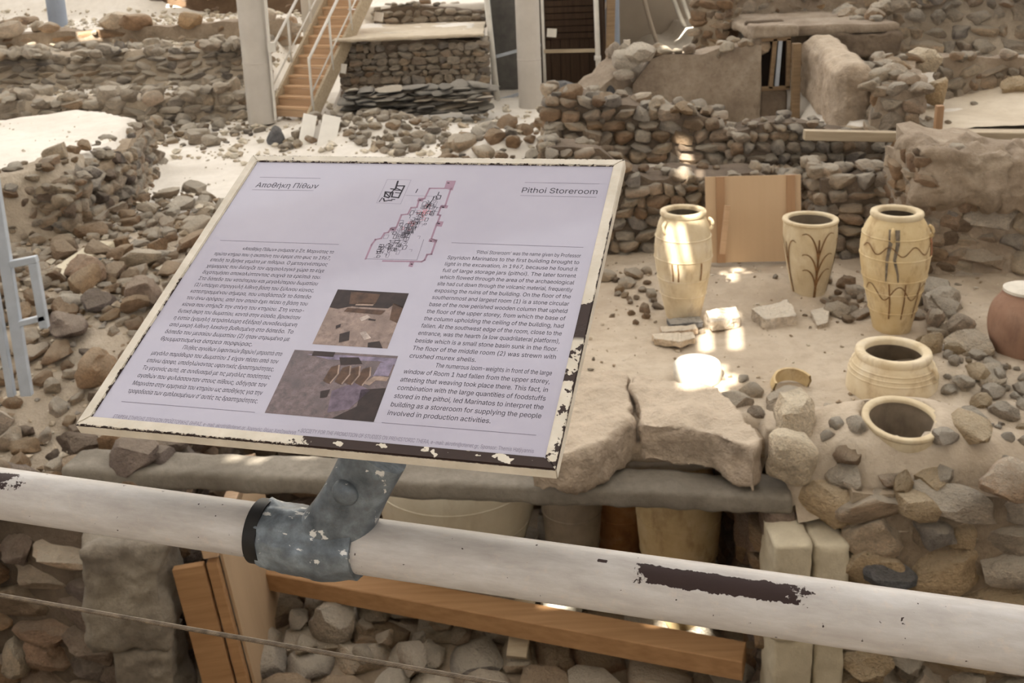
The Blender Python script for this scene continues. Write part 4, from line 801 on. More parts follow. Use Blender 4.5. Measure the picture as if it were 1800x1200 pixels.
stone('stone', (4.85, 11.75, -.5), (.34, .3, .34), 'stone_tan', 'block', 3, (0, 0, .2), bpy.data.objects['ground_terrace'])
boulder('big white boulder perched on the upper right terrace', 1625, 106, -.2, (.44, .34, .3), 'stone_cream', 2, (0, .1, .3), 'smooth')
boulder('grey clustered rock on the upper right terrace below the white boulder', 1592, 160, -.6, (.42, .32, .24), 'stone_grey', 5)
boulder('cream block at the edge of the terrace side wall', 1540, 184, -.58, (.36, .3, .26), 'stone_cream', 0, (0, 0, .3), wall='wall_terrace_left')
boulder('tan stone at the right edge of the upper terrace', 1790, 152, -.5, (.4, .3, .26), 'stone_tan', 4)
# timber over the gap on the right
TB = MB().beam((2.92, 10.2, -.60), (4.28, 10.12, -.67), .1, .1).mesh('timber_beam', 'wood_grey'); bevel(TB, .006, 1); o = put('timber_beam', TB); tag(o, 'long weathered timber lying on the low stone wall', 'timber')
o = put('timber_plank', bevel(MB().beam((4.45, 10.2, -.68), (5.9, 10.1, -.73), .2, .12).mesh('timber_plank', 'wood_grey'), .006, 1)); tag(o, 'broad pale plank bridging the dark hollow at the right edge', 'plank')
post('timber_stake', 'short upright brown stake at the end of the long timber', (4.2, 10.08, -.75), (4.2, 10.05, -.33), .07, .06, 'wood_batten', 'stake')
# ------------------------------------------------------------------ things in and before the buried room
A = Vector((-1.96, 6.83, -3.0)); B = Vector((1.34, 5.68, -3.0)); me = bevel(MB().beam(A, B, .2, .14).mesh('orange_plank', 'wood_orange'), .006, 1); o = put('sill_plank', me); tag(o, 'long orange plank on edge across the buried room', 'plank')
PB = empty('plywood_hoarding', (-1.9, 6.0, -3.32)); PB.rotation_euler = (0, -.12, .03); tag(PB, 'upright plywood sheet with timber studs beside the grey jamb', 'hoarding')
put('sheet', MB().box((.06, .55, .55), (.02, 1.15, 1.15)).mesh('sheet', 'wood_ply'), PB)
for y in (-.06, .5, 1.05): put('stud', bevel(MB().box((.01, y, .5), (.07, .06, 1.05)).mesh('stud', 'wood_orange'), .004, 1), PB)
put('stud', bevel(MB().box((-.14, -.08, .5), (.2, .05, 1.06)).mesh('stud', 'wood_orange'), .004, 1), PB)
put('top_rail', bevel(MB().box((.02, .5, 1.1), (.1, 1.2, .07)).mesh('top_rail', 'wood_peach'), .004, 1), PB)
for i, (a, b) in enumerate((((-1.75, 6.95, -3.1), (-1.0, 7.0, -3.05)), ((-1.75, 7.2, -3.12), (-1.05, 7.25, -3.1)))):
    o = put('lath', bevel(MB().beam(a, b, .1, .03).mesh('lath', 'wood_old'), .003, 1)); tag(o, ('old lath lying nearest behind the orange plank', 'old lath lying deeper in the buried room')[i], 'lath')
o = put('grey_batten', bevel(MB().beam((-.1, 6.05, -3.2), (.0, 6.5, -2.9), .14, .04).mesh('grey_batten', 'wood_grey'), .003, 1)); tag(o, 'grey batten propped behind the orange plank', 'batten')
me = rock_shape(77, 3, .1, 5, .16); me.materials.append(MAT['bag_white']); o = put('plastic_bag', me, None, (*xy(985, 1078, -3.1), -3.12), (0, 0, .3), (.34, .3, .26)); tag(o, 'crumpled white bag lying behind the orange plank', 'bag')
# ------------------------------------------------------------------ left side things
GT = empty('metal_gate', (-3.5, 7.0, -1.7)); tag(GT, 'pale blue metal railing post and bracket at the left edge', 'railing')
for x, w in ((-.06, .08), (-.17, .05)): put('post', bevel(MB().beam((x, 0, .1), (x, 0, 2.2), w, .05, (0, 1, 0)).mesh('post', 'metal_blue'), .004, 1), GT)
put('bracket_rail', bevel(MB().beam((-.02, -.02, 1.1), (.17, -.02, 1.13), .05, .05).mesh('bracket_rail', 'metal_blue'), .004, 1), GT)
put('bracket_post', bevel(MB().beam((.14, -.02, 1.1), (.15, -.02, .62), .06, .05, (0, 1, 0)).mesh('bracket_post', 'metal_blue'), .004, 1), GT)
put('bracket_rail', bevel(MB().beam((-.02, -.02, .66), (.17, -.02, .70), .05, .04).mesh('bracket_rail', 'metal_blue'), .004, 1), GT)
a = atz(72, 512, -1.5); b = atz(186, 436, -1.42); o = put('timber_sleeper', bevel(MB().beam(a, b, .22, .16).mesh('timber_sleeper', 'jamb_pale'), .01, 1)); tag(o, 'squared pale timber lying on the rubble behind the metal railing', 'timber')
o = MB().box((0, 0, .06), (.16, .012, .11)).obj('ground_marker', 'slate_card', None, loc=(*xy(174, 484, -1.55), -1.5), rot=(-.3, 0, .25)); tag(o, 'small slate grey marker card on the rubble', 'marker')
# ------------------------------------------------------------------ handrail, wire
RZ = .93; ra = atz(0, 865, RZ); rb = atz(1750, 1116, RZ); rd = (rb-ra)/np.linalg.norm(rb-ra); RC = atz(560, 947, RZ); RANG = math.atan2(rd[1], rd[0]); RR = .0305
def rl(px, py): d = ray(px, py); n = np.array([-rd[1], rd[0], 0]); t = ((RC-CAM)@n)/(d@n); return (CAM+d*t-RC)@rd      # distance along the rail
g = NG('rail_paint'); v = g.coord(); X, Y, Zc = g.sep(v); th = g.math('ARCTAN2', Zc, g.math('MULTIPLY', Y, -1.0))
n1 = g.noise(v, 90, 5, .7); n2 = g.noise(g.scalev(v, (14, 60, 60)), 1, 6, .65); n3 = g.noise(v, 300, 2, .5)
def patch(xc, xw, tc, tw, amp, nz):
    dx = g.math('DIVIDE', g.math('ABSOLUTE', g.math('SUBTRACT', X, xc)), xw); dt = g.math('DIVIDE', g.math('ABSOLUTE', g.math('SUBTRACT', th, tc)), tw)
    return g.step(g.math('SUBTRACT', g.math('ADD', 1.0, g.math('MULTIPLY', g.math('SUBTRACT', nz, .5), amp)), g.math('MAXIMUM', dx, dt)), -.01, .02)
x0, x1 = rl(1130, 995), rl(1404, 1033)
m1 = patch((x0+x1)/2, (x1-x0)/2, 1.02, .32, 1.3, n1); m2 = patch(rl(-70, 815), .09, 1.15, .36, 1.5, n1); m3 = patch(rl(1062, 971), .005, 1.25, .06, 2, n1)
chip = g.math('MAXIMUM', g.math('MAXIMUM', m1, m2), m3); specks = g.step(g.noise(v, 150, 2, .5), .735, .75); chip = g.math('MAXIMUM', chip, specks)
pc = g.ramp(n2, [(.3, (156, 150, 146)), (.5, (170, 165, 161)), (.72, (184, 181, 179))]); pc = g.mix(g.math('MULTIPLY', g.step(n1, .56, .72), .35), pc, (196, 178, 160))
g.col(g.mix(chip, pc, (44, 28, 26))); g.rough(g.math('ADD', .42, g.math('MULTIPLY', chip, .2)))
g.bump(g.math('SUBTRACT', g.math('ADD', g.math('MULTIPLY', n1, .5), g.math('MULTIPLY', n3, .12)), g.math('MULTIPLY', chip, .9)), .35, .0015); MAT['rail_paint'] = g.m
def on_rail(name, mb, mat, parent=None, smooth=True, auto=40): return mb.obj(name, mat, parent, smooth, auto)
HR = empty('handrail', tuple(RC), RANG); tag(HR, 'white painted tubular handrail with dark chipped patches', 'handrail')
MB().tube([(-2.2+.05*i, 0, 0) for i in range(80)], RR, 48).obj('tube', 'rail_paint', HR, True, 40)
# wire rope in the plane of the rail
def onplane(px, py): d = ray(px, py); n = np.array([-rd[1], rd[0], 0]); return CAM+d*(((RC-CAM)@n)/(d@n))
wa, wb = onplane(0, 1046), onplane(870, 1200); wdv = (wb-wa)/np.linalg.norm(wb-wa); Lw = np.linalg.norm(wb-wa)+.9; wa = wa-wdv*.4
WR = empty('wire_rope', tuple(wa)); tag(WR, 'thin twisted steel wire rope below the handrail', 'wire rope')
side = np.cross(wdv, [0, 0, 1]); side /= np.linalg.norm(side); upv = np.cross(side, wdv)
NT = int(Lw/.0022)
for k in range(6):
    P = []
    for i in range(NT+1):
        s = Lw*i/NT; a = 2*math.pi*(s/.019+k/6); P.append(wdv*s+(side*math.cos(a)+upv*math.sin(a))*.00165)
    MB().tube(P, .00125, 5).obj('strand', 'wire', WR, True)
# ------------------------------------------------------------------ information board
SQ = [(443, 272), (1098, 279.5), (977, 825), (131, 746)]
def _board():
    TL, TR, BR, BL = [ray(*a) for a in SQ]
    u = np.cross(np.cross(TL, TR), np.cross(BL, BR)); u /= np.linalg.norm(u); u *= np.sign(u@RT)
    v = np.cross(np.cross(TL, BL), np.cross(TR, BR)); v -= u*(u@v); v /= np.linalg.norm(v); v *= -np.sign(v@UP)
    n = np.cross(u, v); n = -n if n[2] < 0 else n
    d = (TL@n); P = [CAM+q*(d/(q@n)) for q in (TL, TR, BR, BL)]; s = .55/np.linalg.norm(P[1]-P[0])
    P = [CAM+(p-CAM)*s for p in P]; return u, v, n, P
bu, bv, bn, BP = _board(); BO = (BP[2]+BP[3])/2; BWd = .55; BHt = float(np.linalg.norm(BP[3]-BP[0]))
def uv(px, py):
    d = ray(px, py); p = CAM+d*(((BO-CAM)@bn)/(d@bn)); return float((p-BO)@bu), float(-(p-BO)@bv)
IB = empty('information_board'); yv = -bv
IB.matrix_world = Matrix(((bu[0], yv[0], bn[0], BO[0]), (bu[1], yv[1], bn[1], BO[1]), (bu[2], yv[2], bn[2], BO[2]), (0, 0, 0, 1)))
tag(IB, 'tilted information board about a storeroom, clamped on the handrail', 'sign')
def frame_mat(name, fn_mask):
    g = NG(name); v = g.coord(); X, Y, Z = g.sep(v); nb = g.noise(v, 60, 6, .7); nf = g.noise(v, 150, 5, .75)
    mk = fn_mask(g, X, Y, Z, nb, nf)
    pc = g.ramp(g.noise(v, 25, 4), [(.3, (186, 178, 162)), (.7, (208, 200, 186))])
    edge = g.step(mk, .02, .5); g.col(g.mix(g.step(mk, .45, .55), g.mix(g.math('MULTIPLY', g.step(nf, .5, .7), .18), pc, (196, 158, 120)), (48, 32, 26))); g.rough(.5)
    g.bump(g.math('SUBTRACT', g.math('MULTIPLY', nf, .25), mk), .5, .0012); MAT[name] = g.m
W2, FWD, FD = BWd/2, .0135, .016
def lt(g, a, b, w): return g.step(g.math('SUBTRACT', b, a), -w, w)          # soft a < b
def m_top(g, X, Y, Z, nb, nf):
    e = g.math('MAXIMUM', lt(g, g.math('ADD', Y, g.math('MULTIPLY', g.math('SUBTRACT', nf, .5), .012)), BHt-FWD+.0004, .0006), lt(g, BHt-.0012, g.math('ADD', Y, g.math('MULTIPLY', g.math('SUBTRACT', nf, .5), .012)), .0006))
    blot = g.math('MULTIPLY', g.step(g.math('ADD', nb, g.math('MULTIPLY', g.math('ABSOLUTE', g.math('SUBTRACT', X, -.205)), -3.5)), .56, .58), 1.0)
    return g.math('MAXIMUM', e, blot)
def m_bot(g, X, Y, Z, nb, nf):
    x = g.math('ADD', X, g.math('MULTIPLY', g.math('SUBTRACT', nb, .5), .12)); bare = lt(g, uv(520, 790)[0], x, .001)
    flake = g.step(g.math('SUBTRACT', g.noise(g.coord(), 38, 3), g.math('MULTIPLY', g.math('ABSOLUTE', g.math('SUBTRACT', Y, .008)), 14)), .535, .54)
    e = lt(g, g.math('ADD', Y, g.math('MULTIPLY', g.math('SUBTRACT', nf, .5), .012)), .0016, .0006)
    side = lt(g, g.math('ADD', Z, g.math('MULTIPLY', g.math('SUBTRACT', nf, .5), .004)), -.002, .0005)
    return g.math('MULTIPLY', g.math('SUBTRACT', 1.0, side), g.math('MAXIMUM', e, g.math('MULTIPLY', bare, g.math('SUBTRACT', 1.0, flake))))
def m_right(g, X, Y, Z, nb, nf):
    y = g.math('ADD', Y, g.math('MULTIPLY', g.math('SUBTRACT', nb, .5), .05)); bare = lt(g, y, uv(1037, 530)[1], .001)
    flake = g.math('MULTIPLY', g.step(g.noise(g.coord(), 55, 4), .46, .47), lt(g, Y, .17, .03))
    side = lt(g, g.math('ADD', Z, g.math('MULTIPLY', g.math('SUBTRACT', nf, .5), .004)), -.002, .0005)
    e = g.math('MULTIPLY', lt(g, W2-.001, g.math('ADD', X, g.math('MULTIPLY', g.math('SUBTRACT', nb, .5), .008)), .0006), lt(g, Y, .38, .02))
    return g.math('MULTIPLY', g.math('MAXIMUM', e, g.math('MULTIPLY', bare, g.math('SUBTRACT', 1.0, flake))), g.math('SUBTRACT', 1.0, side))
def m_left(g, X, Y, Z, nb, nf):
    e = g.math('MAXIMUM', lt(g, -W2+FWD-.0008, g.math('ADD', X, g.math('MULTIPLY', g.math('SUBTRACT', nb, .5), .012)), .0006), lt(g, g.math('ADD', X, g.math('MULTIPLY', g.math('SUBTRACT', nf, .5), .008)), -W2+.0005, .0006))
    return g.math('MULTIPLY', e, lt(g, Y, .26, .05))
for k, f in (('top', m_top), ('bottom', m_bot), ('right', m_right), ('left', m_left)): frame_mat('frame_'+k, f)
def bar(name, q, mat):      # mitred moulding, q = outer a, outer b, inner b, inner a
    m = MB(); m.add([(x, y, z) for z in (0, -FD) for x, y in q], [(0, 1, 2, 3), (7, 6, 5, 4), (0, 4, 5, 1), (1, 5, 6, 2), (2, 6, 7, 3), (3, 7, 4, 0)])
    me = m.mesh(name, mat); bm = bmesh.new(); bm.from_mesh(me); bmesh.ops.recalc_face_normals(bm, faces=bm.faces[:]); bmesh.ops.bevel(bm, geom=bm.edges[:], offset=.0012, segments=2, affect='EDGES'); bm.to_mesh(me); bm.free(); return put(name, me, IB)
i0, i1, j0, j1_ = -W2+FWD, W2-FWD, FWD, BHt-FWD
bar('frame_bar', [(-W2, BHt), (W2, BHt), (i1, j1_), (i0, j1_)], 'frame_top'); bar('frame_bar', [(W2, 0), (-W2, 0), (i0, j0), (i1, j0)], 'frame_bottom')
bar('frame_bar', [(W2, BHt), (W2, 0), (i1, j0), (i1, j1_)], 'frame_right'); bar('frame_bar', [(-W2, 0), (-W2, BHt), (i0, j1_), (i0, j0)], 'frame_left')
put('back_plate', MB().box((0, BHt/2, -.0105), (BWd-.02, BHt-.02, .006)).mesh('back_plate', 'grey_sheet'), IB)
g = NG('print_paper'); g.col(g.ramp(g.noise(g.coord(), 8, 3), [(.3, (160, 157, 175)), (.7, (166, 163, 180))])); g.rough(.3); g.p.inputs['Coat Weight'].default_value = .6; g.p.inputs['Coat Roughness'].default_value = .06; MAT['print_paper'] = g.m  # lavender tint of the skylight put into the sheet colour
SHT = put('print_sheet', MB().box((0, BHt/2, -.0045), (BWd-2*FWD+.002, BHt-2*FWD+.002, .004)).mesh('print_sheet', 'print_paper'), IB); SHT['label'] = 'white laminated sheet printed in Greek and English'
PZ = -.0024
def quad(name, pts, mat, parent=SHT, z=PZ): return MB().add([(a, b, z) for a, b in pts], [tuple(range(len(pts)))]).obj(name, mat, parent)
def line(name, pts, w, mat, z=PZ, parent=SHT):
    V = []; n = len(pts)
    for i, p in enumerate(pts):
        a, b = pts[max(0, i-1)], pts[min(n-1, i+1)]; dx, dy = b[0]-a[0], b[1]-a[1]; L = math.hypot(dx, dy) or 1
        V += [(p[0]-dy/L*w/2, p[1]+dx/L*w/2, z), (p[0]+dy/L*w/2, p[1]-dx/L*w/2, z)]
    return MB().add(V, [(2*i+1, 2*i+3, 2*i+2, 2*i) for i in range(n-1)]).obj(name, mat, parent)
try: FONT = bpy.data.fonts.load(bpy.utils.system_resource('DATAFILES', path='fonts')+'/Inter.woff2')       # Blender's own interface typeface
except Exception: FONT = None
from mathutils.geometry import delaunay_2d_cdt
def glyph_fill(me):
    """fill letter outlines by winding: each outer contour with the holes that lie in it"""
    n = len(me.vertices); co = [v.co.to_2d() for v in me.vertices]; nx = {}
    for e in me.edges: nx.setdefault(e.vertices[0], []).append(e.vertices[1]); nx.setdefault(e.vertices[1], []).append(e.vertices[0])
    seen = set(); loops = []
    for i in range(n):
        if i in seen or i not in nx: continue
        L = [i]; seen.add(i); cur = i
        while True:
            q = [k for k in nx[cur] if k not in seen]
            if not q: break
            cur = cur+1 if cur+1 in q else q[0]; seen.add(cur); L.append(cur)
        if len(L) > 2: loops.append([co[k] for k in L])
    bb = sorted(((min(p.x for p in P), max(p.x for p in P), P) for P in loops), key=lambda t: t[0]); G = []
    for x0, x1, P in bb:
        if G and x0 < G[-1][0]: G[-1][1].append(P); G[-1][0] = max(G[-1][0], x1)
        else: G.append([x1, [P]])
    V, Fc = [], []
    for _, Ls in G:
        pts = []; ed = []
        for P in Ls: o = len(pts); pts += P; ed += [(o+i, o+(i+1) % len(P)) for i in range(len(P))]
        r = delaunay_2d_cdt(pts, ed, [], 0, 1e-7, False); o = len(V); V += [(p.x, p.y, 0) for p in r[0]]
        E_ = np.array([(*P[i-1], *P[i]) for P in Ls for i in range(len(P))])
        for f in r[2]:
            cx = sum(r[0][i].x for i in f)/3; cy = sum(r[0][i].y for i in f)/3
            up = (E_[:, 1] <= cy) & (E_[:, 3] > cy); dn = (E_[:, 1] > cy) & (E_[:, 3] <= cy); k = up | dn; q = E_[k]
            xs = q[:, 0]+(cy-q[:, 1])*(q[:, 2]-q[:, 0])/(q[:, 3]-q[:, 1]); w = ((xs > cx)*np.where(up[k], 1, -1)).sum()
            if w != 0: Fc.append(tuple(i+o for i in f))
    return V, Fc
def text(s, x0, x1, y, size, mat='ink', just=True, name='text_line', bold=.016, squeeze=1.0):
    cu = bpy.data.curves.new('t', 'FONT'); cu.body = s; cu.size = 1.0; cu.resolution_u = 2; cu.fill_mode = 'NONE'; cu.offset = bold
    if FONT: cu.font = FONT
    o = bpy.data.objects.new('t', cu); me = evaluated(o); V, Fc = glyph_fill(me); bpy.data.objects.remove(o); bpy.data.curves.remove(cu); bpy.data.meshes.remove(me)
    c = np.array(V); mn_, mx_ = c[:, 0].min(), c[:, 0].max(); k = (x1-x0)/(mx_-mn_) if just else squeeze*size
    m = MB(); m.v = [(x0+(p[0]-mn_)*k, y+p[1]*size, PZ) for p in V]; m.f = Fc; return m.obj(name, mat, SHT)
EN = ["‘Pithoi Storeroom’ was the name given by Professor", "Spyridon Marinatos to the first building brought to", "light in the excavation, in 1967, because he found it", "full of large storage jars (pithoi). The later torrent", "which flowed through the area of the archaeological", "site had cut down through the volcanic material, frequently", "exposing the ruins of the building. On the floor of the", "southernmost and largest room (1) is a stone circular", "base of the now perished wooden column that upheld", "the floor of the upper storey, from which the base of", "the column upholding the ceiling of the building, had", "fallen. At the southwest edge of the room, close to the", "entrance, was the hearth (a low quadrilateral platform),", "beside which is a small stone basin sunk in the floor.", "The floor of the middle room (2) was strewn with", "crushed murex shells.", "The numerous loom-weights in front of the large", "window of Room 1 had fallen from the upper storey,", "attesting that weaving took place there. This fact, in", "combination with the large quantities of foodstuffs", "stored in the pithoi, led Marinatos to interpret the", "building as a storeroom for supplying the people", "involved in production activities."]
GRK = ["«Αποθήκη Πίθων» ονόμασε ο Σπ. Μαρινάτος το", "πρώτο κτήριο που η σκαπάνη του έφερε στο φως το 1967,", "επειδή το βρήκε γεμάτο με πιθάρια. Ο μεταγενέστερος", "χείμαρρος που διέσχιζε τον αρχαιολογικό χώρο το είχε", "διχοτομήσει αποκαλύπτοντας συχνά τα ερείπιά του.", "Στο δάπεδο του νοτιότερου και μεγαλύτερου δωματίου", "(1) υπάρχει στρογγυλή λίθινη βάση του ξύλινου κίονος,", "κατεστραμμένου σήμερα, που υποβάσταζε το δάπεδο", "του άνω ορόφου, από τον οποίο έχει πέσει η βάση του", "κίονα που στήριζε την στέγη του κτηρίου. Στη νοτιο-", "δυτική άκρη του δωματίου, κοντά στην είσοδο, βρισκόταν", "η εστία (χαμηλή τετράπλευρη εξέδρα) συνοδευόμενη", "από μικρή λίθινη λεκάνη βυθισμένη στο δάπεδο. Το", "δάπεδο του μεσαίου Δωματίου (2) ήταν στρωμένο με", "θρυμματισμένα όστρεα πορφύρας.", "Πλήθος αγνύθων (υφαντικών βαρών) μπροστά στο", "μεγάλο παράθυρο του Δωματίου 1 είχαν πέσει από τον", "επάνω όροφο, υποδηλώνοντας υφαντικές δραστηριότητες.", "Το γεγονός αυτό, σε συνδυασμό με τις μεγάλες ποσότητες", "αγαθών που φυλάσσονταν στους πίθους, οδήγησε τον", "Μαρινάτο στην ερμηνεία του κτηρίου ως αποθήκης για την", "τροφοδοσία των εμπλεκομένων σ’ αυτές τις δραστηριότητες."]
def column_text(L, r0, rN, l0, lN, short, indent):
    a = uv(*r0); b = uv(*rN); c = uv(*l0); d = uv(*lN); xr = (a[0]+b[0])/2; xl = (c[0]+d[0])/2; y0 = a[1]; yN = b[1]; n = len(L)-1
    for i, s in enumerate(L):
        y = y0+(yN-y0)*i/n; sz = abs(yN-y0)/n*1.06
        if i in short: text(s, xl, 0, y, sz, just=False, squeeze=short[i])
        else: text(s, xl+(indent if i in (0, short_next(short)) else 0), xr, y, sz)
    return xl, xr
def short_next(sh): return min(sh)+1
column_text(EN, (1021, 450), (945, 748), (785, 455), (686, 707), {15: .9, 22: .9}, .034)
column_text(GRK, (583, 443), (453, 706), (371, 446), (224, 690), {14: .88}, .036)
for pa, pb in (((386, 420), (595, 427)), ((793, 424), (1025, 432)), ((212, 703), (447, 722)), ((670, 740), (942, 762)), ((456, 309), (563, 311)), ((442, 331), (550, 332.5)), ((922, 318), (1053, 320.5)), ((914, 341), (1048, 344))):
    line('rule', [uv(*pa), uv(*pb)], .0007, 'ink_grey')
a, b = uv(447, 327), uv(557, 328); text("Αποθήκη Πίθων", a[0], b[0], (a[1]+b[1])/2, .0205, name='title_text')
a, b = uv(916, 336), uv(1049, 338.5); text("Pithoi Storeroom", a[0], b[0], (a[1]+b[1])/2, .0205, name='title_text')
a, b = uv(197, 731), uv(519, 757.5); text("ΕΤΑΙΡΕΙΑ ΣΤΗΡΙΞΗΣ ΣΠΟΥΔΩΝ ΠΡΟΪΣΤΟΡΙΚΗΣ ΘΗΡΑΣ, e-mail: akrotiri@otenet.gr, Χορηγός: Θέμις Χατζηγιάννη", a[0], b[0], a[1]-.0005, .0095, 'ink_grey', name='footer_text')
c = uv(525, 757); d = uv(937, 793); text("• SOCIETY FOR THE PROMOTION OF STUDIES ON PREHISTORIC THERA, e-mail: akrotiri@otenet.gr, Sponsor: Themis Hatjiyannis", b[0]+.0015, d[0], (c[1]+d[1])/2, .0095, 'ink_grey', name='footer_text')
# the site plan: mauve outline, small black buildings, enlarged plan in a box
def pl(*p): return [uv(630+x/6.665, 300+y/6.667) for x, y in p]
def seglines(name, pts, w, mat, parent):       # mitreless strokes, each leg squared
    m = MB()
    for p, q in zip(pts[:-1], pts[1:]):
        dx, dy = q[0]-p[0], q[1]-p[1]; L = math.hypot(dx, dy) or 1; ex, ey = dx/L*w/2, dy/L*w/2; ox, oy = -dy/L*w/2, dx/L*w/2
        m.add([(p[0]-ex+ox, p[1]-ey+oy, PZ), (p[0]-ex-ox, p[1]-ey-oy, PZ), (q[0]+ex-ox, q[1]+ey-oy, PZ), (q[0]+ex+ox, q[1]+ey+oy, PZ)], [(0, 1, 2, 3)])
    return m.obj(name, mat, parent)
MP = SHT
OUT = pl((80, 1015), (150, 850), (195, 790), (262, 775), (300, 715), (345, 705), (375, 660), (440, 645), (500, 500), (575, 492), (615, 415), (680, 412), (705, 330), (770, 310), (830, 190), (1020, 190))
seglines('plan_outline', OUT, .0026, 'ink_mauve', MP)
seglines('plan_outline', pl((1080, 190), (1010, 400), (965, 400), (925, 500), (955, 505), (925, 590), (915, 600), (850, 780), (905, 800), (850, 960), (800, 965), (770, 1030), (735, 1048), (285, 1040)), .0026, 'ink_mauve', MP)
seglines('plan_outline', pl((80, 1015), (680, 1030), (760, 790)), .0006, 'ink_grey', MP)
for q in (((1030, 100), (1140, 100), (1100, 215), (1000, 190)), ((700, 300), (765, 300), (750, 345), (680, 340)), ((380, 645), (445, 645), (430, 690), (365, 685)), ((970, 385), (1050, 390), (1035, 425), (960, 420)), ((920, 575), (995, 578), (970, 640), (900, 630)), ((825, 780), (925, 790), (910, 825), (815, 815)), ((600, 1050), (650, 1050), (628, 1112), (578, 1105))):
    quad('plan_gate', pl(*q), 'ink_mauve', MP)
    x, y = q[0]; quad('plan_mark', pl((x+8, y+22), (x+34, y+24), (x+30, y+34), (x+5, y+32)), 'ink', MP, PZ+.00008)
rg = random.Random(3)
def houses(name, t0, t1, n, wmax, mat, wd):
    m = MB()
    for k in range(n):
        t = t0+(t1-t0)*rg.random(); cx = 940-700*t+rg.gauss(0, 1)*wmax*(.35+.65*t); cy = 270+690*t+rg.gauss(0, 30)
        cy = min(cy, 1000); cx = max(170+(1000-cy)*.5, min(cx, 1010-(cy-250)*.42)); w, h = rg.uniform(18, 52), rg.uniform(16, 46); sk = -.45
        P = pl(*[(cx+a*w+sk*b*h, cy+b*h) for a, b in ((0, 0), (1, 0), (1, 1), (0, 1), (0, 0))[:rg.choice((3, 4, 5, 5))]])
        for p, q in zip(P[:-1], P[1:]):
            dx, dy = q[0]-p[0], q[1]-p[1]; L = math.hypot(dx, dy) or 1; ox, oy = -dy/L*wd/2, dx/L*wd/2
            m.add([(p[0]+ox, p[1]+oy, PZ), (p[0]-ox, p[1]-oy, PZ), (q[0]-ox, q[1]-oy, PZ), (q[0]+ox, q[1]+oy, PZ)], [(0, 1, 2, 3)])
    o = m.obj(name, mat, MP); o['kind'] = 'stuff'
houses('plan_buildings', .1, 1.0, 120, 90, 'ink', .0006); houses('plan_buildings', .1, 1.0, 70, 120, 'ink_grey', .0005); houses('plan_buildings', .15, .6, 14, 40, 'ink_red', .0006)
for P in (((600, 92), (600, 92)),): pass
seglines('plan_box', pl((335, 85), (612, 92), (490, 372), (208, 360), (335, 85)), .0004, 'ink_grey', MP)
seglines('plan_leader', pl((545, 272), (905, 285)), .0005, 'ink_grey', MP)
for w, P in ((.0026, ((458, 108), (430, 195))), (.0022, ((440, 160), (535, 162), (465, 300), (385, 290), (400, 240), (312, 232), (300, 285), (350, 300))), (.002, ((375, 195), (420, 200), (365, 255))), (.0016, ((445, 190), (500, 215), (425, 210))), (.0016, ((310, 235), (360, 290), (380, 240))), (.0016, ((430, 240), (480, 245))), (.0014, ((275, 300), (240, 345))), (.002, ((290, 310), (300, 340), (330, 335))), (.002, ((345, 330), (385, 332))), (.0016, ((385, 318), (420, 320)))):
    seglines('plan_wall', pl(*P), w, 'ink', MP)
for P in (((690, 200), (668, 240)), ((940, 235), (925, 270), (965, 275), (950, 315), (905, 315), (915, 280), (880, 285), (868, 320)), ((860, 330), (800, 420))): seglines('plan_wall', pl(*P), .0012, 'ink', MP)
# two photographs: flat prints made of tone patches
def photo(name, q, base, dark, light, label, seed):
    g = NG(name); v = g.coord(); a = g.noise(v, 120, 6, .7); b = g.noise(v, 30, 4, .6)
    g.col(g.mix(g.math('MULTIPLY', g.step(b, .5, .62), .55), g.ramp(a, [(.3, dark), (.5, base), (.72, light)]), dark)); g.rough(.35); g.p.inputs['Coat Weight'].default_value = .5; g.p.inputs['Coat Roughness'].default_value = .08; MAT[name] = g.m
    o = quad('photo_print', [uv(*p) for p in q], name, SHT, PZ); o['label'] = label; return o
def tone(par, tone_c, mat, pts, q):
    (ax, ay), (bx, by), (cx, cy), (dx, dy) = [uv(*p) for p in q]
    P = [((1-s)*(1-t)*ax+s*(1-t)*bx+s*t*cx+(1-s)*t*dx, (1-s)*(1-t)*ay+s*(1-t)*by+s*t*cy+(1-s)*t*dy) for s, t in pts]
    quad('tone_patch', P, mat, par, PZ+.0001*tone_c)
for k, c in (('tone_dark', (50, 38, 36)), ('tone_brown', (86, 62, 48)), ('tone_light', (150, 128, 116)), ('tone_pale', (176, 160, 152)), ('tone_violet', (104, 90, 106)), ('tone_sky', (128, 118, 140))): plain_mat(k, c, .5, 0, .25, 90, 0, .001)
q1 = [(593, 506), (718, 513), (680, 610), (548, 602)]; o1 = photo('photo_sepia', q1, (126, 102, 90), (92, 70, 58), (150, 126, 112), 'upper sepia photograph of an excavated floor', 1)
tone(o1, 1, 'tone_dark', [(0, 0), (1, 0), (1, .28), (.86, .22), (.8, .3), (.3, .3), (.12, .36), (0, .34)], q1); tone(o1, 2, 'tone_brown', [(.2, .03), (.62, .05), (.6, .24), (.25, .26)], q1)
tone(o1, 2, 'tone_brown', [(.25, .33), (.78, .34), (.74, .42), (.22, .4)], q1); tone(o1, 2, 'tone_light', [(.35, .22), (.6, .22), (.58, .27), (.34, .28)], q1); tone(o1, 1, 'tone_brown', [(.84, .2), (1, .25), (1, .55), (.88, .5)], q1)
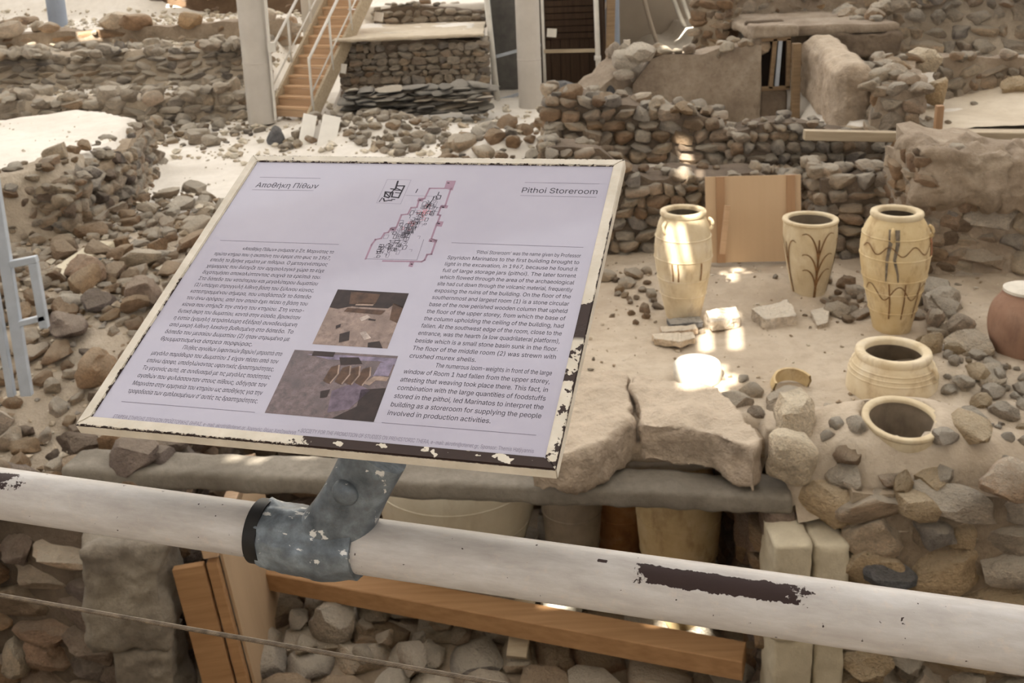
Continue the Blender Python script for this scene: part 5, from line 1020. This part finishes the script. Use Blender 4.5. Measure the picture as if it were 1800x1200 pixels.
tone(o1, 2, 'tone_pale', [(.47, .5), (.56, .44), (.62, .48), (.52, .56)], q1); tone(o1, 2, 'tone_pale', [(.56, .76), (.62, .72), (.74, .84), (.66, .88)], q1); tone(o1, 1, 'tone_dark', [(.2, .66), (.26, .62), (.27, .68), (.22, .72)], q1); tone(o1, 1, 'tone_dark', [(.3, .8), (.42, .74), (.46, .9), (.34, .95)], q1); tone(o1, 1, 'tone_dark', [(.72, .92), (.86, .88), (.94, 1), (.74, 1)], q1); tone(o1, 1, 'tone_dark', [(.6, .5), (.7, .51), (.7, .54), (.6, .53)], q1)
q2 = [(517, 612), (699, 623), (656, 739), (464, 723)]; o2 = photo('photo_violet', q2, (92, 72, 72), (60, 46, 48), (118, 98, 100), 'lower dark photograph of storage jars in a trench', 2)
tone(o2, 1, 'tone_sky', [(.14, .06), (.46, .04), (1, .04), (1, .14), (.84, .1), (.5, .12), (.36, .12)], q2); tone(o2, 2, 'tone_dark', [(.19, .0), (.4, .0), (.4, .08), (.19, .08)], q2); tone(o2, 2, 'tone_dark', [(.46, .08), (.64, .06), (.7, .16), (.5, .2)], q2)
tone(o2, 1, 'tone_violet', [(.52, .6), (.7, .45), (.86, .55), (.74, .85), (.56, .92)], q2); tone(o2, 2, 'tone_sky', [(.86, .12), (.99, .1), (.98, .32), (.84, .34)], q2); tone(o2, 1, 'tone_dark', [(.78, .55), (1, .5), (1, 1), (.62, 1), (.8, .8)], q2)
for x in (.42, .53, .62, .72): tone(o2, 2, 'tone_brown', [(x, .24), (x+.06, .2), (x+.09, .34), (x+.05, .5), (x-.02, .46)], q2); tone(o2, 3, 'tone_light', [(x+.06, .2), (x+.075, .2), (x+.1, .34), (x+.06, .5), (x+.05, .48), (x+.085, .34)], q2)
tone(o2, 2, 'tone_light', [(.78, .46), (.86, .32), (.99, .34), (.98, .4), (.88, .4), (.84, .48)], q2); tone(o2, 2, 'tone_dark', [(.42, .62), (.5, .58), (.5, .7), (.44, .72)], q2)
# bracket: galvanised saddle clamp with a flattened stem
g = NG('galvanised'); v = g.coord(); n1 = g.noise(v, 22, 6, .65); n2 = g.noise(g.scalev(v, (40, 90, 30)), 1, 4, .6); n3 = g.noise(v, 160, 3, .6)
bc = g.ramp(n1, [(.3, (62, 68, 74)), (.5, (96, 104, 112)), (.72, (134, 146, 156))]); bc = g.mix(g.math('MULTIPLY', g.step(n3, .55, .8), .3), bc, (90, 80, 70)); g.col(g.mix(g.math('MULTIPLY', g.step(n2, .635, .66), .85), bc, (206, 206, 204)))
g.p.inputs['Metallic'].default_value = .35; g.rough(.42); g.bump(g.math('ADD', n1, g.math('MULTIPLY', n3, .1)), .4, .004); MAT['galvanised'] = g.m
inv = IB.matrix_world.inverted(); rdv = Vector(rd); rc = Vector(RC); nup = Vector((0, 0, 1)); fwd = Vector((-rd[1], rd[0], 0))
def loc_b(p): return inv @ Vector(p)
xa, xb = rl(470, 930), rl(637, 975)
BK = put('clamp_sleeve', None, IB); bpy.data.objects.remove(BK)
m = MB(); NU, NA = 26, 56; V = []
for i in range(NU+1):
    s = xa+(xb-xa)*i/NU
    for k in range(NA):
        a = 2*math.pi*k/NA; q = fwd*math.cos(a)+nup*math.sin(a); lower = max(0, -math.sin(a+.25))
        r = RR+.0045+.004*fn(s*28, math.cos(a)*1.6, math.sin(a)*1.6)+.006*lower**3*(.5+.5*math.sin(i/NU*math.pi))
        if 0 < i < NU: r += .0025*math.sin(i/NU*math.pi)*math.exp(-((a-3.6)/.5)**2)
        V.append(loc_b(rc+rdv*s+q*r))
m.add(V, [(i*NA+k, i*NA+(k+1) % NA, (i+1)*NA+(k+1) % NA, (i+1)*NA+k) for i in range(NU) for k in range(NA)])
for i in (0, NU):      # sleeve end lips
    s = xa+(xb-xa)*i/NU; o0 = len(m.v)
    m.add([m.v[i*NA+k] for k in range(NA)]+[loc_b(rc+rdv*s+(fwd*math.cos(2*math.pi*k/NA)+nup*math.sin(2*math.pi*k/NA))*RR) for k in range(NA)], [(k, (k+1) % NA, NA+(k+1) % NA, NA+k) for k in range(NA)])
SL = m.obj('clamp_sleeve', 'galvanised', IB, True, 40)
MB().tube([loc_b(rc+rdv*s) for s in np.linspace(xa-.012, xa+.004, 4)], RR+.0055, 48).obj('rubber_gasket', 'black_rubber', IB, True, 50)
# stem: flattened tube from the sleeve up to the back of the board
su = (xa+xb)/2; t0 = rc+rdv*(su+.024)+nup*.004; t1 = Vector(BO)+Vector(bu)*uv(626, 800)[0]+Vector(-bv)*.03-Vector(bn)*.042
m = MB(); V = []; NSg = 14; NA = 40; ax = (t1-t0).normalized(); sd = (rdv-ax*rdv.dot(ax)).normalized(); dp = ax.cross(sd)
for i in range(NSg+1):
    t = i/NSg; c = t0.lerp(t1, t); wd = .031+.004*t+.014*(1-t)**3; th_ = .02+.010*(1-t)**2
    for k in range(NA):
        a = 2*math.pi*k/NA; ca, sa = math.cos(a), math.sin(a); V.append(loc_b(c+sd*(wd*math.copysign(abs(ca)**.75, ca))+dp*(th_*math.copysign(abs(sa)**.8, sa))))
m.add(V, [(i*NA+k, i*NA+(k+1) % NA, (i+1)*NA+(k+1) % NA, (i+1)*NA+k) for i in range(NSg) for k in range(NA)]+[tuple(NSg*NA+k for k in range(NA))])
STM = m.obj('bracket_stem', 'galvanised', IB, True, 40)
c = t0.lerp(t1, .62)-sd*.008; fr = dp if dp.dot(Vector(CAM)-c) > 0 else -dp; c = c+fr*.0215
prof = [(.0155, -.004), (.0152, .001), (.0125, .0048), (.007, .0072), (0, .008)]; V = []
for r, z in prof: V += [loc_b(c+fr*z+(sd*math.cos(a)+ax*math.sin(a))*r) for a in np.linspace(0, 2*math.pi, 24, endpoint=False)]
o = MB().add(V, [(i*24+k, i*24+(k+1) % 24, (i+1)*24+(k+1) % 24, (i+1)*24+k) for i in range(len(prof)-1) for k in range(24)]).obj('bolt_head', 'galvanised', STM, True, 40)

bpy.data.scenes.remove(BENCH)
